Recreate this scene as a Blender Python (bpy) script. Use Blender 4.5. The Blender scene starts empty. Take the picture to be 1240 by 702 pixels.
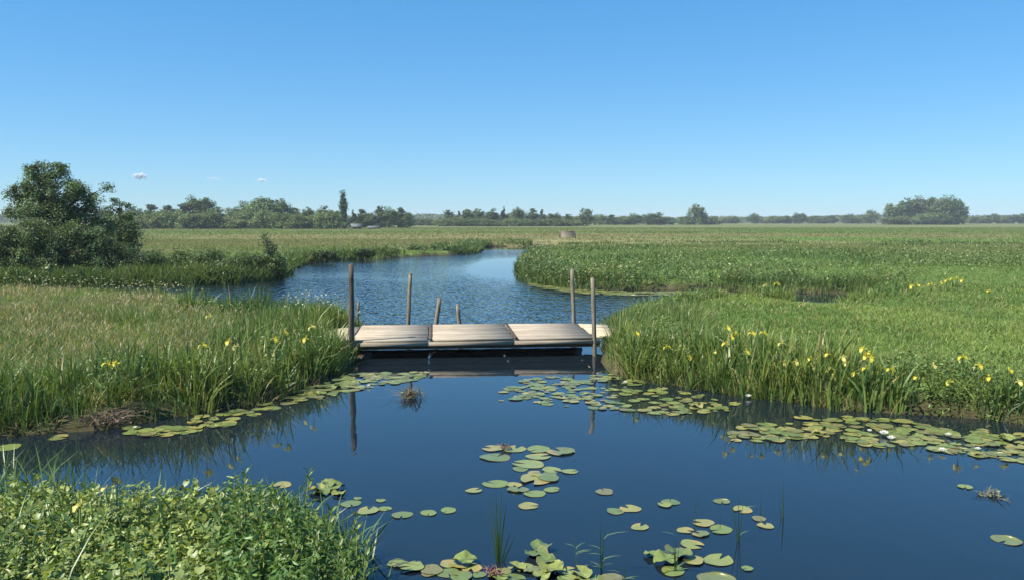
import bpy, math, random
import numpy as np
from mathutils import Vector

R = math.radians
rng = np.random.default_rng(11)
random.seed(5)
S = bpy.context.scene
C = S.collection

# ------------------------------------------------------------------ camera, world, sun, exposure
CAM_Z, F, HOR = 2.5, 1000.0, 267.0            # eye height above the water, focal length in photo pixels, horizon row
PITCH = math.atan((351 - HOR) / F)
cam = bpy.data.cameras.new("camera")
cam.sensor_width, cam.lens = 36.0, 36.0 * F / 1240
cam.clip_start, cam.clip_end = 0.1, 20000
camera = bpy.data.objects.new("camera", cam)
camera.location = (0, 0, CAM_Z)
camera.rotation_euler = (R(90) - PITCH, 0, 0)
C.objects.link(camera)
S.camera = camera

SUN_ELEV, SUN_AZ = R(50), R(-114)              # azimuth from +Y, clockwise: to the left, a little behind the camera
SKY_LEVEL = 0.87
HAZE = 0.00034
world = bpy.data.worlds.new("World")
S.world = world
world.use_nodes = True
wn, wl = world.node_tree.nodes, world.node_tree.links
wn.clear()
sky = wn.new("ShaderNodeTexSky")
sky.sky_type = 'NISHITA'
sky.sun_disc = False
sky.sun_elevation, sky.sun_rotation = SUN_ELEV, SUN_AZ
sky.altitude, sky.air_density, sky.dust_density, sky.ozone_density = 0, 1.0, 0.0, 6.0
bg = wn.new("ShaderNodeBackground")
bg.inputs[1].default_value = 0.12
wo = wn.new("ShaderNodeOutputWorld")
# one even grade over the whole sky: the phone's saturated, compressed blue
pre = wn.new("ShaderNodeVectorMath"); pre.operation = 'SCALE'; pre.inputs["Scale"].default_value = 0.12
hs = wn.new("ShaderNodeHueSaturation"); hs.inputs["Saturation"].default_value = 1.3
gam = wn.new("ShaderNodeGamma"); gam.inputs[1].default_value = 0.55
tint = wn.new("ShaderNodeVectorMath"); tint.operation = 'MULTIPLY'
tint.inputs[1].default_value = tuple(t / 0.12 * SKY_LEVEL for t in (0.340, 0.520, 0.672))
wl.new(sky.outputs[0], pre.inputs[0])
wl.new(pre.outputs[0], hs.inputs["Color"])
wl.new(hs.outputs[0], gam.inputs[0])
wl.new(gam.outputs[0], tint.inputs[0])
wl.new(tint.outputs[0], bg.inputs[0])
wl.new(bg.outputs[0], wo.inputs[0])

sl = bpy.data.lights.new("sun", 'SUN')
sl.energy, sl.angle, sl.color = 5.0, R(0.5), (1.0, 0.93, 0.80)
sun = bpy.data.objects.new("sun", sl)
sd_ = Vector((math.sin(SUN_AZ) * math.cos(SUN_ELEV), math.cos(SUN_AZ) * math.cos(SUN_ELEV), math.sin(SUN_ELEV)))
sun.rotation_euler = sd_.to_track_quat('Z', 'Y').to_euler()
sun.location = sd_ * 60
C.objects.link(sun)

S.view_settings.view_transform = 'Standard'
S.view_settings.look = 'None'
S.view_settings.exposure = 0.9
S.view_settings.gamma = 1.0
S.render.engine = 'CYCLES'
S.cycles.max_bounces = 6
S.cycles.diffuse_bounces = 2
S.cycles.glossy_bounces = 3
S.cycles.transmission_bounces = 3
S.cycles.transparent_max_bounces = 16
S.cycles.caustics_reflective = False
S.cycles.caustics_refractive = False
S.cycles.use_denoising = True

# ------------------------------------------------------------------ helpers
cp, sp = math.cos(PITCH), math.sin(PITCH)

def W(px, py, z=0.0):
    """point at height z seen at photo pixel (px, py)"""
    x, u = (px - 620) / F, -(py - 351) / F
    dx, dy, dz = x, cp + u * sp, -sp + u * cp
    t = (z - CAM_Z) / dz
    return np.array((dx * t, dy * t, z))

def WD(px, d, z=0.0):
    """point at ground distance d and height z in photo column px"""
    depth = d * cp + (CAM_Z - z) * sp
    return np.array(((px - 620) / F * depth, d, z))

def ZAT(py, d):
    """height that shows on photo row py at ground distance d"""
    u = -(py - 351) / F
    return CAM_Z + d * (-sp + u * cp) / (cp + u * sp)

def hash2(i, j, s):
    h = np.sin(i * 127.1 + j * 311.7 + s * 74.7) * 43758.5453
    return h - np.floor(h)

def vnoise(x, y, s=0):
    i, j = np.floor(x), np.floor(y)
    f, g = x - i, y - j
    f, g = f * f * (3 - 2 * f), g * g * (3 - 2 * g)
    return (hash2(i, j, s) * (1 - f) + hash2(i + 1, j, s) * f) * (1 - g) + (hash2(i, j + 1, s) * (1 - f) + hash2(i + 1, j + 1, s) * f) * g

def fbm(x, y, s=0, o=3):
    a, v, t = 1.0, 0, 0
    for k in range(o):
        v = v + a * vnoise(x * 2 ** k, y * 2 ** k, s + k * 13)
        t += a
        a *= 0.5
    return v / t

def sstep(a, b, x):
    t = np.clip((x - a) / (b - a), 0, 1)
    return t * t * (3 - 2 * t)

class MB:
    """collects geometry as numpy arrays and builds it as ONE mesh"""
    def __init__(self):
        self.v, self.c, self.l, self.n, self.m, self.k = [], [], [], [], [], 0
    def add(self, v, faces, col=(0.5, 0.5, 0.5), mat=0):
        v = np.asarray(v, float).reshape(-1, 3)
        col = np.asarray(col, float)
        if col.ndim == 1:
            col = np.tile(col, (len(v), 1))
        self.v.append(v)
        self.c.append(col)
        for f in faces:
            f = np.asarray(f, dtype=np.int64)
            if f.ndim == 1:
                f = f[None]
            if not len(f):
                continue
            self.l.append((f + self.k).ravel())
            self.n.append(np.full(len(f), f.shape[1]))
            self.m.append(np.full(len(f), mat))
        self.k += len(v)
        return self
    def mesh(self, name, mats, smooth=False):
        me = bpy.data.meshes.new(name)
        v, c = np.concatenate(self.v), np.concatenate(self.c)
        l, n, mi = np.concatenate(self.l), np.concatenate(self.n), np.concatenate(self.m)
        me.vertices.add(len(v))
        me.vertices.foreach_set("co", v.astype(np.float32).ravel())
        me.loops.add(len(l))
        me.loops.foreach_set("vertex_index", l.astype(np.int32))
        me.polygons.add(len(n))
        st = np.concatenate(([0], np.cumsum(n)[:-1]))
        me.polygons.foreach_set("loop_start", st.astype(np.int32))
        if not isinstance(mats, (list, tuple)):
            mats = [mats]
        for m in mats:
            me.materials.append(m)
        if len(mats) > 1:
            me.polygons.foreach_set("material_index", mi.astype(np.int32))
        at = me.attributes.new("Col", 'FLOAT_COLOR', 'POINT')
        at.data.foreach_set("color", np.hstack((c, np.ones((len(c), 1)))).astype(np.float32).ravel())
        me.update(calc_edges=True)
        me.validate()
        if smooth:
            me.shade_smooth()
        return me

def tag(o, label=None, cat=None, group=None, kind=None):
    if label: o["label"] = label
    if cat: o["category"] = cat
    if group: o["group"] = group
    if kind: o["kind"] = kind
    return o

def link(name, me, parent=None, loc=(0, 0, 0), rot=(0, 0, 0), scale=(1, 1, 1)):
    o = bpy.data.objects.new(name, me)
    C.objects.link(o)
    o.parent = parent
    o.location, o.rotation_euler, o.scale = loc, rot, scale
    return o

def thing(name, label, cat, loc=(0, 0, 0), rz=0.0, group=None, scale=1.0):
    o = link(name, None, None, loc, (0, 0, rz), (scale,) * 3 if np.isscalar(scale) else scale)
    o.empty_display_size = 0.1
    return tag(o, label, cat, group)

def copy_tree(src, parent=None):
    c = src.copy()
    C.objects.link(c)
    c.parent = parent
    for ch in list(src.children):
        copy_tree(ch, c)
    return c

ORD = ("first second third fourth fifth sixth seventh eighth ninth tenth eleventh twelfth thirteenth fourteenth fifteenth sixteenth "
       "seventeenth eighteenth nineteenth twentieth").split()
TENS = {20: "twenty", 30: "thirty", 40: "forty"}
def nth(i):
    if i < 20: return ORD[i]
    t, u = (i + 1) // 10 * 10, (i + 1) % 10
    return (TENS[t] + "-" + ORD[u - 1]) if u else {30: "thirtieth", 40: "fortieth"}[t]

def relabel(objs, zones, what, whole):
    """zones: (right limit in photo columns, words); counts along each zone from the left"""
    objs = sorted(objs, key=lambda q: q[0])
    cnt_ = {}
    for x, o in objs:
        z = next(w for lim, w in zones if x <= lim)
        k = cnt_.get(z, 0); cnt_[z] = k + 1
        o["label"] = f"{what} {z} {whole}, {nth(k)} from the left".replace("  ", " ")

# --- shapes
def box(mb, lo, hi, col=(.5, .5, .5), bev=0.006, jit=0.0, mat=0):
    """box with chamfered long edges"""
    (x0, y0, z0), (x1, y1, z1) = lo, hi
    b = min(bev, (y1 - y0) * .3, (z1 - z0) * .3)
    prof = [(y0 + b, z0), (y1 - b, z0), (y1, z0 + b), (y1, z1 - b), (y1 - b, z1), (y0 + b, z1), (y0, z1 - b), (y0, z0 + b)]
    v = [(x0, y, z) for y, z in prof] + [(x1, y, z) for y, z in prof]
    v = np.array(v) + rng.normal(0, jit, (16, 3)) if jit else np.array(v)
    q = [[i, (i + 1) % 8, 8 + (i + 1) % 8, 8 + i] for i in range(8)]
    mb.add(v, [np.array(q)[:, ::-1], np.array([list(range(8))]), np.array([[15 - i for i in range(8)]])], col, mat)

def tube(mb, pts, rad, sides=8, col=(.5, .5, .5), cap=True, wob=0.0, mat=0):
    pts = np.asarray(pts, float)
    n = len(pts)
    tan = np.gradient(pts, axis=0)
    tan /= np.linalg.norm(tan, axis=1)[:, None] + 1e-9
    ref = np.array((0.0, 1.0, 0.0)) if abs(tan[0][1]) < .8 else np.array((1.0, 0, 0))
    a = np.cross(tan, ref); a /= np.linalg.norm(a, axis=1)[:, None] + 1e-9
    b = np.cross(tan, a)
    th = np.linspace(0, 2 * np.pi, sides, endpoint=False)
    rad = np.broadcast_to(np.asarray(rad, float), (n,))
    rr = rad[:, None] * (1 + rng.normal(0, wob, (n, sides)) if wob else np.ones((n, sides)))
    v = pts[:, None] + rr[..., None] * (np.cos(th)[None, :, None] * a[:, None] + np.sin(th)[None, :, None] * b[:, None])
    i, j = np.meshgrid(np.arange(n - 1), np.arange(sides), indexing='ij')
    k = (j + 1) % sides
    q = np.stack((i * sides + j, i * sides + k, (i + 1) * sides + k, (i + 1) * sides + j), -1).reshape(-1, 4)
    fs = [q]
    if cap:
        fs.append(np.array([[(n - 1) * sides + s for s in range(sides)]]))
        fs.append(np.array([[sides - 1 - s for s in range(sides)]]))
    mb.add(v.reshape(-1, 3), fs, col, mat)

def blades(mb, base, h, w, lean, col, yaw=None, seg=2, power=1.8, face=None, taper=0.85):
    """n grass or sword leaves as bent tapering strips"""
    n = len(base)
    h, w, lean = (np.broadcast_to(np.asarray(q, float), (n,)) for q in (h, w, lean))
    yaw = rng.uniform(0, 2 * np.pi, n) if yaw is None else yaw
    face = rng.uniform(0, np.pi, n) if face is None else face
    ts = np.linspace(0, 1, seg + 1)
    side = np.stack((np.cos(face), np.sin(face), np.zeros(n)), 1)
    ld = np.stack((np.cos(yaw), np.sin(yaw)), 1)
    rows = []
    for i, t in enumerate(ts):
        c = np.empty((n, 3))
        off = (lean * h * t ** power)[:, None] * ld
        c[:, :2] = base[:, :2] + off
        c[:, 2] = base[:, 2] + h * t * (1 - 0.30 * np.minimum(lean, 1.6) * t)
        if i < seg:
            ww = w * (1 - (1 - taper) * t) * 0.5
            rows += [c - side * ww[:, None], c + side * ww[:, None]]
        else:
            rows.append(c)
    v = np.stack(rows, 1)
    m = 2 * seg + 1
    o = (np.arange(n) * m)[:, None]
    fs = [o + np.array([[2 * i, 2 * i + 1, 2 * i + 3, 2 * i + 2]]) for i in range(seg - 1)]
    fs.append(o + np.array([[2 * seg - 2, 2 * seg - 1, 2 * seg]]))
    mb.add(v.reshape(-1, 3), fs, np.repeat(col, m, axis=0))

def leaves(mb, pos, size, col, up=0.35, aspect=0.55, out=None):
    """n small folded leaf faces round the points pos"""
    n = len(pos)
    nrm = rng.normal(0, 1, (n, 3))
    nrm[:, 2] = np.abs(nrm[:, 2]) + up
    if out is not None:
        nrm += out
    nrm /= np.linalg.norm(nrm, axis=1)[:, None]
    a = np.cross(nrm, rng.normal(0, 1, (n, 3)))
    a /= np.linalg.norm(a, axis=1)[:, None] + 1e-9
    b = np.cross(nrm, a)
    s = np.broadcast_to(np.asarray(size, float), (n,))[:, None]
    v = np.stack((pos - a * s * .5, pos + b * s * aspect * .5 - nrm * s * .06, pos + a * s * .5, pos - b * s * aspect * .5 - nrm * s * .06), 1)
    o = (np.arange(n) * 4)[:, None]
    mb.add(v.reshape(-1, 3), [o + np.array([[0, 1, 2]]), o + np.array([[0, 2, 3]])], np.repeat(col, 4, axis=0))

def vary(base, n, amt=0.18, hue=0.08):
    base = np.asarray(base, float)
    k = np.exp(rng.normal(0, amt, (n, 1)))
    hh = rng.normal(0, hue, (n, 1))
    return np.clip(base * k * np.hstack((1 + hh, np.ones((n, 1)), 1 - hh * .6)), 0.003, 0.95)

# ------------------------------------------------------------------ materials
def new_mat(name):
    m = bpy.data.materials.new(name)
    m.use_nodes = True
    nt = m.node_tree
    nt.nodes.clear()
    out = nt.nodes.new("ShaderNodeOutputMaterial")
    return m, nt, nt.nodes, nt.links, out

def leaf_mat(name, trans=0.35, rough=0.5, warm=(1.25, 1.15, 0.55), spec=0.35, noise=0.0):
    m, nt, N, L, out = new_mat(name)
    at = N.new("ShaderNodeAttribute"); at.attribute_name = "Col"
    p = N.new("ShaderNodeBsdfPrincipled")
    p.inputs["Roughness"].default_value = rough
    p.inputs["Specular IOR Level"].default_value = spec
    src = at.outputs["Color"]
    if noise:
        tc = N.new("ShaderNodeTexCoord")
        nz = N.new("ShaderNodeTexNoise"); nz.inputs["Scale"].default_value = noise
        L.new(tc.outputs["Object"], nz.inputs["Vector"])
        mr = N.new("ShaderNodeMapRange"); mr.inputs[1].default_value, mr.inputs[2].default_value = .3, .7
        mr.inputs[3].default_value, mr.inputs[4].default_value = .65, 1.3
        L.new(nz.outputs[0], mr.inputs[0])
        mm = N.new("ShaderNodeVectorMath"); mm.operation = 'SCALE'
        L.new(src, mm.inputs[0]); L.new(mr.outputs[0], mm.inputs["Scale"])
        src = mm.outputs[0]
    L.new(src, p.inputs["Base Color"])
    if trans:
        t = N.new("ShaderNodeBsdfTranslucent")
        mul = N.new("ShaderNodeVectorMath"); mul.operation = 'MULTIPLY'
        mul.inputs[1].default_value = warm
        L.new(src, mul.inputs[0]); L.new(mul.outputs[0], t.inputs[0])
        mx = N.new("ShaderNodeMixShader"); mx.inputs[0].default_value = trans
        L.new(p.outputs[0], mx.inputs[1]); L.new(t.outputs[0], mx.inputs[2])
        L.new(mx.outputs[0], out.inputs[0])
    else:
        L.new(p.outputs[0], out.inputs[0])
    return m

def wood_mat(name, c1, c2, scale=(1.5, 22, 22), rough=0.85, bump=0.35):
    m, nt, N, L, out = new_mat(name)
    tc, mp, oi = N.new("ShaderNodeTexCoord"), N.new("ShaderNodeMapping"), N.new("ShaderNodeObjectInfo")
    mp.inputs["Scale"].default_value = scale
    L.new(tc.outputs["Object"], mp.inputs[0])
    off = N.new("ShaderNodeVectorMath"); off.operation = 'SCALE'; off.inputs[0].default_value = (37, 11, 23)
    L.new(oi.outputs["Random"], off.inputs["Scale"]); L.new(off.outputs[0], mp.inputs["Location"])
    nz = N.new("ShaderNodeTexNoise"); nz.inputs["Scale"].default_value = 1.6; nz.inputs["Detail"].default_value = 7
    nz.inputs["Roughness"].default_value = .68
    L.new(mp.outputs[0], nz.inputs["Vector"])
    cr = N.new("ShaderNodeValToRGB")
    cr.color_ramp.elements[0].position, cr.color_ramp.elements[1].position = .34, .64
    cr.color_ramp.elements[0].color, cr.color_ramp.elements[1].color = (*c1, 1), (*c2, 1)
    L.new(nz.outputs[0], cr.inputs[0])
    n2 = N.new("ShaderNodeTexNoise"); n2.inputs["Scale"].default_value = 2.3; n2.inputs["Detail"].default_value = 4
    L.new(tc.outputs["Object"], n2.inputs["Vector"])
    mr = N.new("ShaderNodeMapRange"); mr.inputs[1].default_value, mr.inputs[2].default_value = .3, .7
    mr.inputs[3].default_value, mr.inputs[4].default_value = .86, 1.08
    L.new(n2.outputs[0], mr.inputs[0])
    mo = N.new("ShaderNodeMath"); mo.operation = 'MULTIPLY_ADD'; mo.inputs[1].default_value = .26; mo.inputs[2].default_value = .87
    L.new(oi.outputs["Random"], mo.inputs[0])
    mm = N.new("ShaderNodeMath"); mm.operation = 'MULTIPLY'
    L.new(mr.outputs[0], mm.inputs[0]); L.new(mo.outputs[0], mm.inputs[1])
    sc = N.new("ShaderNodeVectorMath"); sc.operation = 'SCALE'
    L.new(cr.outputs[0], sc.inputs[0]); L.new(mm.outputs[0], sc.inputs["Scale"])
    p = N.new("ShaderNodeBsdfPrincipled")
    p.inputs["Roughness"].default_value = rough
    p.inputs["Specular IOR Level"].default_value = .25
    L.new(sc.outputs[0], p.inputs["Base Color"])
    bp = N.new("ShaderNodeBump"); bp.inputs["Strength"].default_value = bump; bp.inputs["Distance"].default_value = .006
    L.new(nz.outputs[0], bp.inputs["Height"]); L.new(bp.outputs[0], p.inputs["Normal"])
    L.new(p.outputs[0], out.inputs[0])
    return m

M_GRASS = leaf_mat("grass_blade", .34, .55)
M_SWORD = leaf_mat("sword_leaf", .28, .42, spec=.45)
M_LEAF = leaf_mat("tree_leaf", .34, .5)
M_BROAD = leaf_mat("broad_leaf", .32, .42, spec=.4)
M_PAD = leaf_mat("lily_pad", .0, .32, spec=.5, noise=16)
M_PETAL = leaf_mat("petal", .35, .5, warm=(1.0, 1.0, .9))
M_DRY = leaf_mat("dry_stalk", .1, .8, warm=(1, 1, 1))
M_BARK = wood_mat("bark", (.05, .042, .032), (.14, .12, .095), (6, 6, 1.5))
M_DECK = wood_mat("weathered_plank", (.24, .195, .145), (.42, .36, .28))
M_BEAM = wood_mat("dark_beam", (.11, .075, .05), (.24, .17, .115))
M_PALE = wood_mat("fresh_plank", (.36, .30, .19), (.48, .42, .29))
M_POST = wood_mat("grey_post", (.10, .085, .062), (.26, .225, .165), (20, 20, 1.6))
M_POSTD = wood_mat("dark_post", (.035, .03, .025), (.12, .10, .08), (20, 20, 1.6))
M_ROOF = wood_mat("pale_roof", (.085, .095, .10), (.13, .14, .14))
M_WALL = wood_mat("shed_wall", (.06, .05, .042), (.09, .07, .055))

def ground_mat():
    m, nt, N, L, out = new_mat("ground_soil_and_turf")
    at = N.new("ShaderNodeAttribute"); at.attribute_name = "Col"
    g = N.new("ShaderNodeNewGeometry")
    nz = N.new("ShaderNodeTexNoise"); nz.inputs["Scale"].default_value = 1.1; nz.inputs["Detail"].default_value = 9
    nz.inputs["Roughness"].default_value = .75
    L.new(g.outputs["Position"], nz.inputs["Vector"])
    mr = N.new("ShaderNodeMapRange"); mr.inputs[1].default_value, mr.inputs[2].default_value = .3, .7
    mr.inputs[3].default_value, mr.inputs[4].default_value = .55, 1.4
    L.new(nz.outputs[0], mr.inputs[0])
    sc = N.new("ShaderNodeVectorMath"); sc.operation = 'SCALE'
    L.new(at.outputs["Color"], sc.inputs[0]); L.new(mr.outputs[0], sc.inputs["Scale"])
    p = N.new("ShaderNodeBsdfPrincipled"); p.inputs["Roughness"].default_value = .95
    p.inputs["Specular IOR Level"].default_value = .1
    L.new(sc.outputs[0], p.inputs["Base Color"])
    bp = N.new("ShaderNodeBump"); bp.inputs["Strength"].default_value = .8; bp.inputs["Distance"].default_value = .08
    L.new(nz.outputs[0], bp.inputs["Height"]); L.new(bp.outputs[0], p.inputs["Normal"])
    L.new(p.outputs[0], out.inputs[0])
    return m

def water_mat():
    m, nt, N, L, out = new_mat("water")
    at = N.new("ShaderNodeAttribute"); at.attribute_name = "Col"
    sep = N.new("ShaderNodeSeparateColor")
    L.new(at.outputs["Color"], sep.inputs[0])
    g = N.new("ShaderNodeNewGeometry")
    mp = N.new("ShaderNodeMapping"); mp.inputs["Scale"].default_value = (1.9, .75, 1.0)
    mp.inputs["Rotation"].default_value = (0, 0, R(14))
    L.new(g.outputs["Position"], mp.inputs[0])
    n1 = N.new("ShaderNodeTexNoise"); n1.inputs["Scale"].default_value = 2.2; n1.inputs["Detail"].default_value = 2
    n1.inputs["Roughness"].default_value = .55
    L.new(mp.outputs[0], n1.inputs["Vector"])
    b1 = N.new("ShaderNodeBump"); b1.inputs["Distance"].default_value = .30
    L.new(sep.outputs[0], b1.inputs["Strength"]); L.new(n1.outputs[0], b1.inputs["Height"])
    n2 = N.new("ShaderNodeTexNoise"); n2.inputs["Scale"].default_value = 1.3; n2.inputs["Detail"].default_value = 1
    L.new(mp.outputs[0], n2.inputs["Vector"])
    b2 = N.new("ShaderNodeBump"); b2.inputs["Distance"].default_value = .004; b2.inputs["Strength"].default_value = .35
    L.new(n2.outputs[0], b2.inputs["Height"]); L.new(b1.outputs[0], b2.inputs["Normal"])
    p = N.new("ShaderNodeBsdfPrincipled")
    p.inputs["Base Color"].default_value = (.008, .014, .020, 1)
    p.inputs["Roughness"].default_value = .025
    p.inputs["IOR"].default_value = 1.55
    L.new(b2.outputs[0], p.inputs["Normal"])
    L.new(p.outputs[0], out.inputs[0])
    return m

# ------------------------------------------------------------------ shorelines (waterline points seen in the photograph, laid on the water plane)
def smooth_poly(pts, n=5):
    pts = np.array([tuple(p)[:2] for p in pts], float)
    m = len(pts)
    res = []
    for i in range(m):
        p0, p1, p2, p3 = pts[i - 1], pts[i], pts[(i + 1) % m], pts[(i + 2) % m]
        if np.linalg.norm(p2 - p1) > 18:
            res.append(p1); continue
        for t in np.linspace(0, 1, n, endpoint=False):
            q = .5 * ((2 * p1) + (-p0 + p2) * t + (2 * p0 - 5 * p1 + 4 * p2 - p3) * t * t + (-p0 + 3 * p1 - 3 * p2 + p3) * t ** 3)
            lim = np.linalg.norm(p2 - p1)
            lin = p1 + (p2 - p1) * t
            dv = q - lin
            k = min(1, .22 * lim / (np.linalg.norm(dv) + 1e-9))
            res.append(lin + dv * k)
    return np.array(res)

WATER = smooth_poly(
    [(-70, 33), (-40, 33)] + [W(*q) for q in ((0, 347), (150, 346), (250, 345), (325, 340), (347, 334), (356, 325), (380, 318), (430, 314.5), (500, 311),
     (556, 308), (574, 306.5), (581, 304.2), (583, 301.2), (590, 299), (640, 298.6), (668, 298.6), (672, 300), (664, 303), (652, 307.5), (640, 313),
     (631, 321), (629, 331), (638, 339), (655, 345), (695, 350))]
    + [WD(*q) for q in ((740, 29.6), (800, 29.8), (870, 29.6), (960, 29), (1030, 28), (1062, 26.6), (1045, 24.8), (1008, 23.6), (966, 23.7), (945, 25.2), (900, 25.6), (850, 24.6), (800, 22.5),
     (765, 20.2), (742, 18.6), (733, 17.0), (727, 15.6))]
    + [W(*q) for q in ((728, 441), (745, 454), (790, 462), (850, 470), (900, 478), (960, 487), (1020, 496), (1100, 502), (1180, 508), (1240, 513), (1500, 528))]
    + [(40, 11), (45, -8), (-70, -8)])
ISLAND = smooth_poly([(-90, 9.0), (-14, 9.0)] + [W(*q) for q in ((0, 527), (60, 524), (130, 520), (200, 507), (270, 496), (330, 484), (375, 464), (410, 450), (430, 440))]
    + [WD(*q) for q in ((436, 15.6), (434, 17.2), (410, 18.6), (360, 19.2), (300, 19.6), (262, 21.0), (215, 23.5), (120, 25.5), (0, 26.5), (-300, 28))] + [(-90, 29)])
FORE = smooth_poly([(-90, -40), (-90, 7.6)] + [W(*q) for q in ((-300, 636), (0, 634), (150, 640), (300, 646), (372, 654), (418, 682), (440, 712), (446, 760), (476, 850))]
    + [(.3, 3.5), (3, 3.3), (8, 3.2), (30, 3), (90, 3), (90, -40)])

def inside(p, poly):
    x, y = p[:, 0], p[:, 1]
    r = np.zeros(len(p), bool)
    a, b = poly, np.roll(poly, -1, 0)
    for (x1, y1), (x2, y2) in zip(a, b):
        if y1 == y2: continue
        cnd = ((y1 > y) != (y2 > y)) & (x < (x2 - x1) * (y - y1) / (y2 - y1) + x1)
        r ^= cnd
    return r

def seg_dist(p, poly):
    d2 = np.full(len(p), 1e12)
    a, b = poly, np.roll(poly, -1, 0)
    for q, e in zip(a, b):
        ab = e - q
        t = np.clip(((p - q) @ ab) / (ab @ ab + 1e-12), 0, 1)
        w = p - q - t[:, None] * ab
        d2 = np.minimum(d2, (w * w).sum(1))
    return np.sqrt(d2)

def land_sd_exact(p):
    """signed distance to the nearest waterline: positive on land"""
    p = np.asarray(p, float)[:, :2]
    iw, il, if_ = inside(p, WATER), inside(p, ISLAND), inside(p, FORE)
    land = ~iw | il | if_
    dw, dl, df = seg_dist(p, WATER), seg_dist(p, ISLAND), seg_dist(p, FORE)
    d = np.where(land, np.maximum.reduce([np.where(~iw, dw, 0), np.where(il, dl, 0), np.where(if_, df, 0)]), np.minimum.reduce([dw, dl, df]))
    far = np.hypot(p[:, 0], p[:, 1])
    wob = (fbm(p[:, 0] * 1.3, p[:, 1] * 1.3, 3) - .5) * np.clip(.018 * far, .12, .5)
    return np.where(land, d, -d) + wob

SX0, SX1, SY0, SY1, SST = -72.0, 50.0, -9.0, 100.0, .2
_gx, _gy = np.arange(SX0, SX1 + SST, SST), np.arange(SY0, SY1 + SST, SST)
_X, _Y = np.meshgrid(_gx, _gy)
SDMAP = land_sd_exact(np.stack((_X.ravel(), _Y.ravel()), 1)).reshape(_X.shape)

def land_sd(p):
    p = np.asarray(p, float)[:, :2]
    u = np.clip((p[:, 0] - SX0) / SST, 0, len(_gx) - 1.001)
    v = np.clip((p[:, 1] - SY0) / SST, 0, len(_gy) - 1.001)
    i, j = u.astype(int), v.astype(int)
    f, g = u - i, v - j
    r = (SDMAP[j, i] * (1 - f) + SDMAP[j, i + 1] * f) * (1 - g) + (SDMAP[j + 1, i] * (1 - f) + SDMAP[j + 1, i + 1] * f) * g
    far = np.maximum.reduce([SX0 - p[:, 0], p[:, 0] - SX1, p[:, 1] - SY1, SY0 - p[:, 1]])
    return np.where(far > 0, 6 + far, r)

def height(p, sd=None):
    p = np.asarray(p, float)
    sd = land_sd(p) if sd is None else sd
    x, y = p[:, 0], p[:, 1]
    top = .26 + .10 * (fbm(x * .35, y * .35, 7) - .5) + .06 * (fbm(x * 1.7, y * 1.7, 9) - .5)
    top = top + .14 * sstep(1.5, 9, sd) + np.where(y < 7.8, .45 * sstep(1.2, 4.5, sd), 0)
    z = np.where(sd > 0, top * (1 - np.exp(-np.maximum(sd, 0) / .28)) + .02 * np.minimum(sd, .5), -.65 * (1 - np.exp(np.minimum(sd, 0) / .5)))
    return z

# ------------------------------------------------------------------ terrain sheet
def axis(lo, hi, step, far, g=1.13):
    a = list(np.arange(lo, hi, step))
    s, x = step, a[-1]
    up = []
    while x < far:
        s *= g; x += s; up.append(x)
    s, x = step, lo
    dn = []
    while x > -far:
        s *= g; x -= s; dn.append(x)
    return np.array(dn[::-1] + a + up)

gx = axis(-16, 18, .25, 2600)
gy = axis(4, 31, .22, 2600)
gy = gy[gy > -60]
# finer rows over the far river
ex = np.arange(31, 90, .8)
gy = np.sort(np.concatenate((gy[(gy < 31) | (gy > 92)], ex)))
X, Y = np.meshgrid(gx, gy)
P2 = np.stack((X.ravel(), Y.ravel()), 1)
SDG = land_sd(P2)
Z = height(P2, SDG)

def turf_colour(x, y, sd):
    n = len(x)
    d = np.hypot(x, y)
    green = np.array((.125, .180, .045))
    lush = np.array((.098, .170, .036))
    tan = np.array((.230, .190, .100))
    soil = np.array((.060, .045, .030))
    k = fbm(x * .22, y * .22, 21)[:, None]
    c = green * (1 - k) + lush * k
    # dry seeding strips lying across the far fields
    st = fbm(x * .010 + 3, y * .055, 31)
    st2 = fbm(x * .03, y * .12, 37)
    dry = sstep(.50, .66, st * .6 + st2 * .4) * sstep(36, 60, y)
    dry = np.maximum(dry, .85 * sstep(58, 66, y) * (1 - sstep(84, 100, y)) * sstep(10, -4, x))
    dry = np.maximum(dry, .55 * sstep(.45, .6, st) * sstep(90, 150, y))
    dry = (dry * .75)[:, None]
    c = c * (1 - dry) + tan * dry
    olive = (sstep(215, 260, y) * (.4 + .5 * fbm(x * .02, y * .05, 43)))[:, None]
    c = c * (1 - olive) + np.array((.13, .125, .062)) * olive
    m = (1 - sstep(.05, .55, sd + .3 * (fbm(x * 2, y * 2, 41) - .5)))[:, None]
    c = c * (1 - m) + soil * m
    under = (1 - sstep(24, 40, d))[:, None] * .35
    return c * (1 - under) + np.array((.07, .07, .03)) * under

gm = MB()
ny, nx = X.shape
ii, jj = np.meshgrid(np.arange(ny - 1), np.arange(nx - 1), indexing='ij')
q = np.stack((ii * nx + jj, ii * nx + jj + 1, (ii + 1) * nx + jj + 1, (ii + 1) * nx + jj), -1).reshape(-1, 4)
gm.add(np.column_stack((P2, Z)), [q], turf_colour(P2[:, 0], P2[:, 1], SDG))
ground = link("ground", gm.mesh("ground", ground_mat(), True))
tag(ground, "flat green polder ground with low banks along the water", kind="structure")

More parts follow.
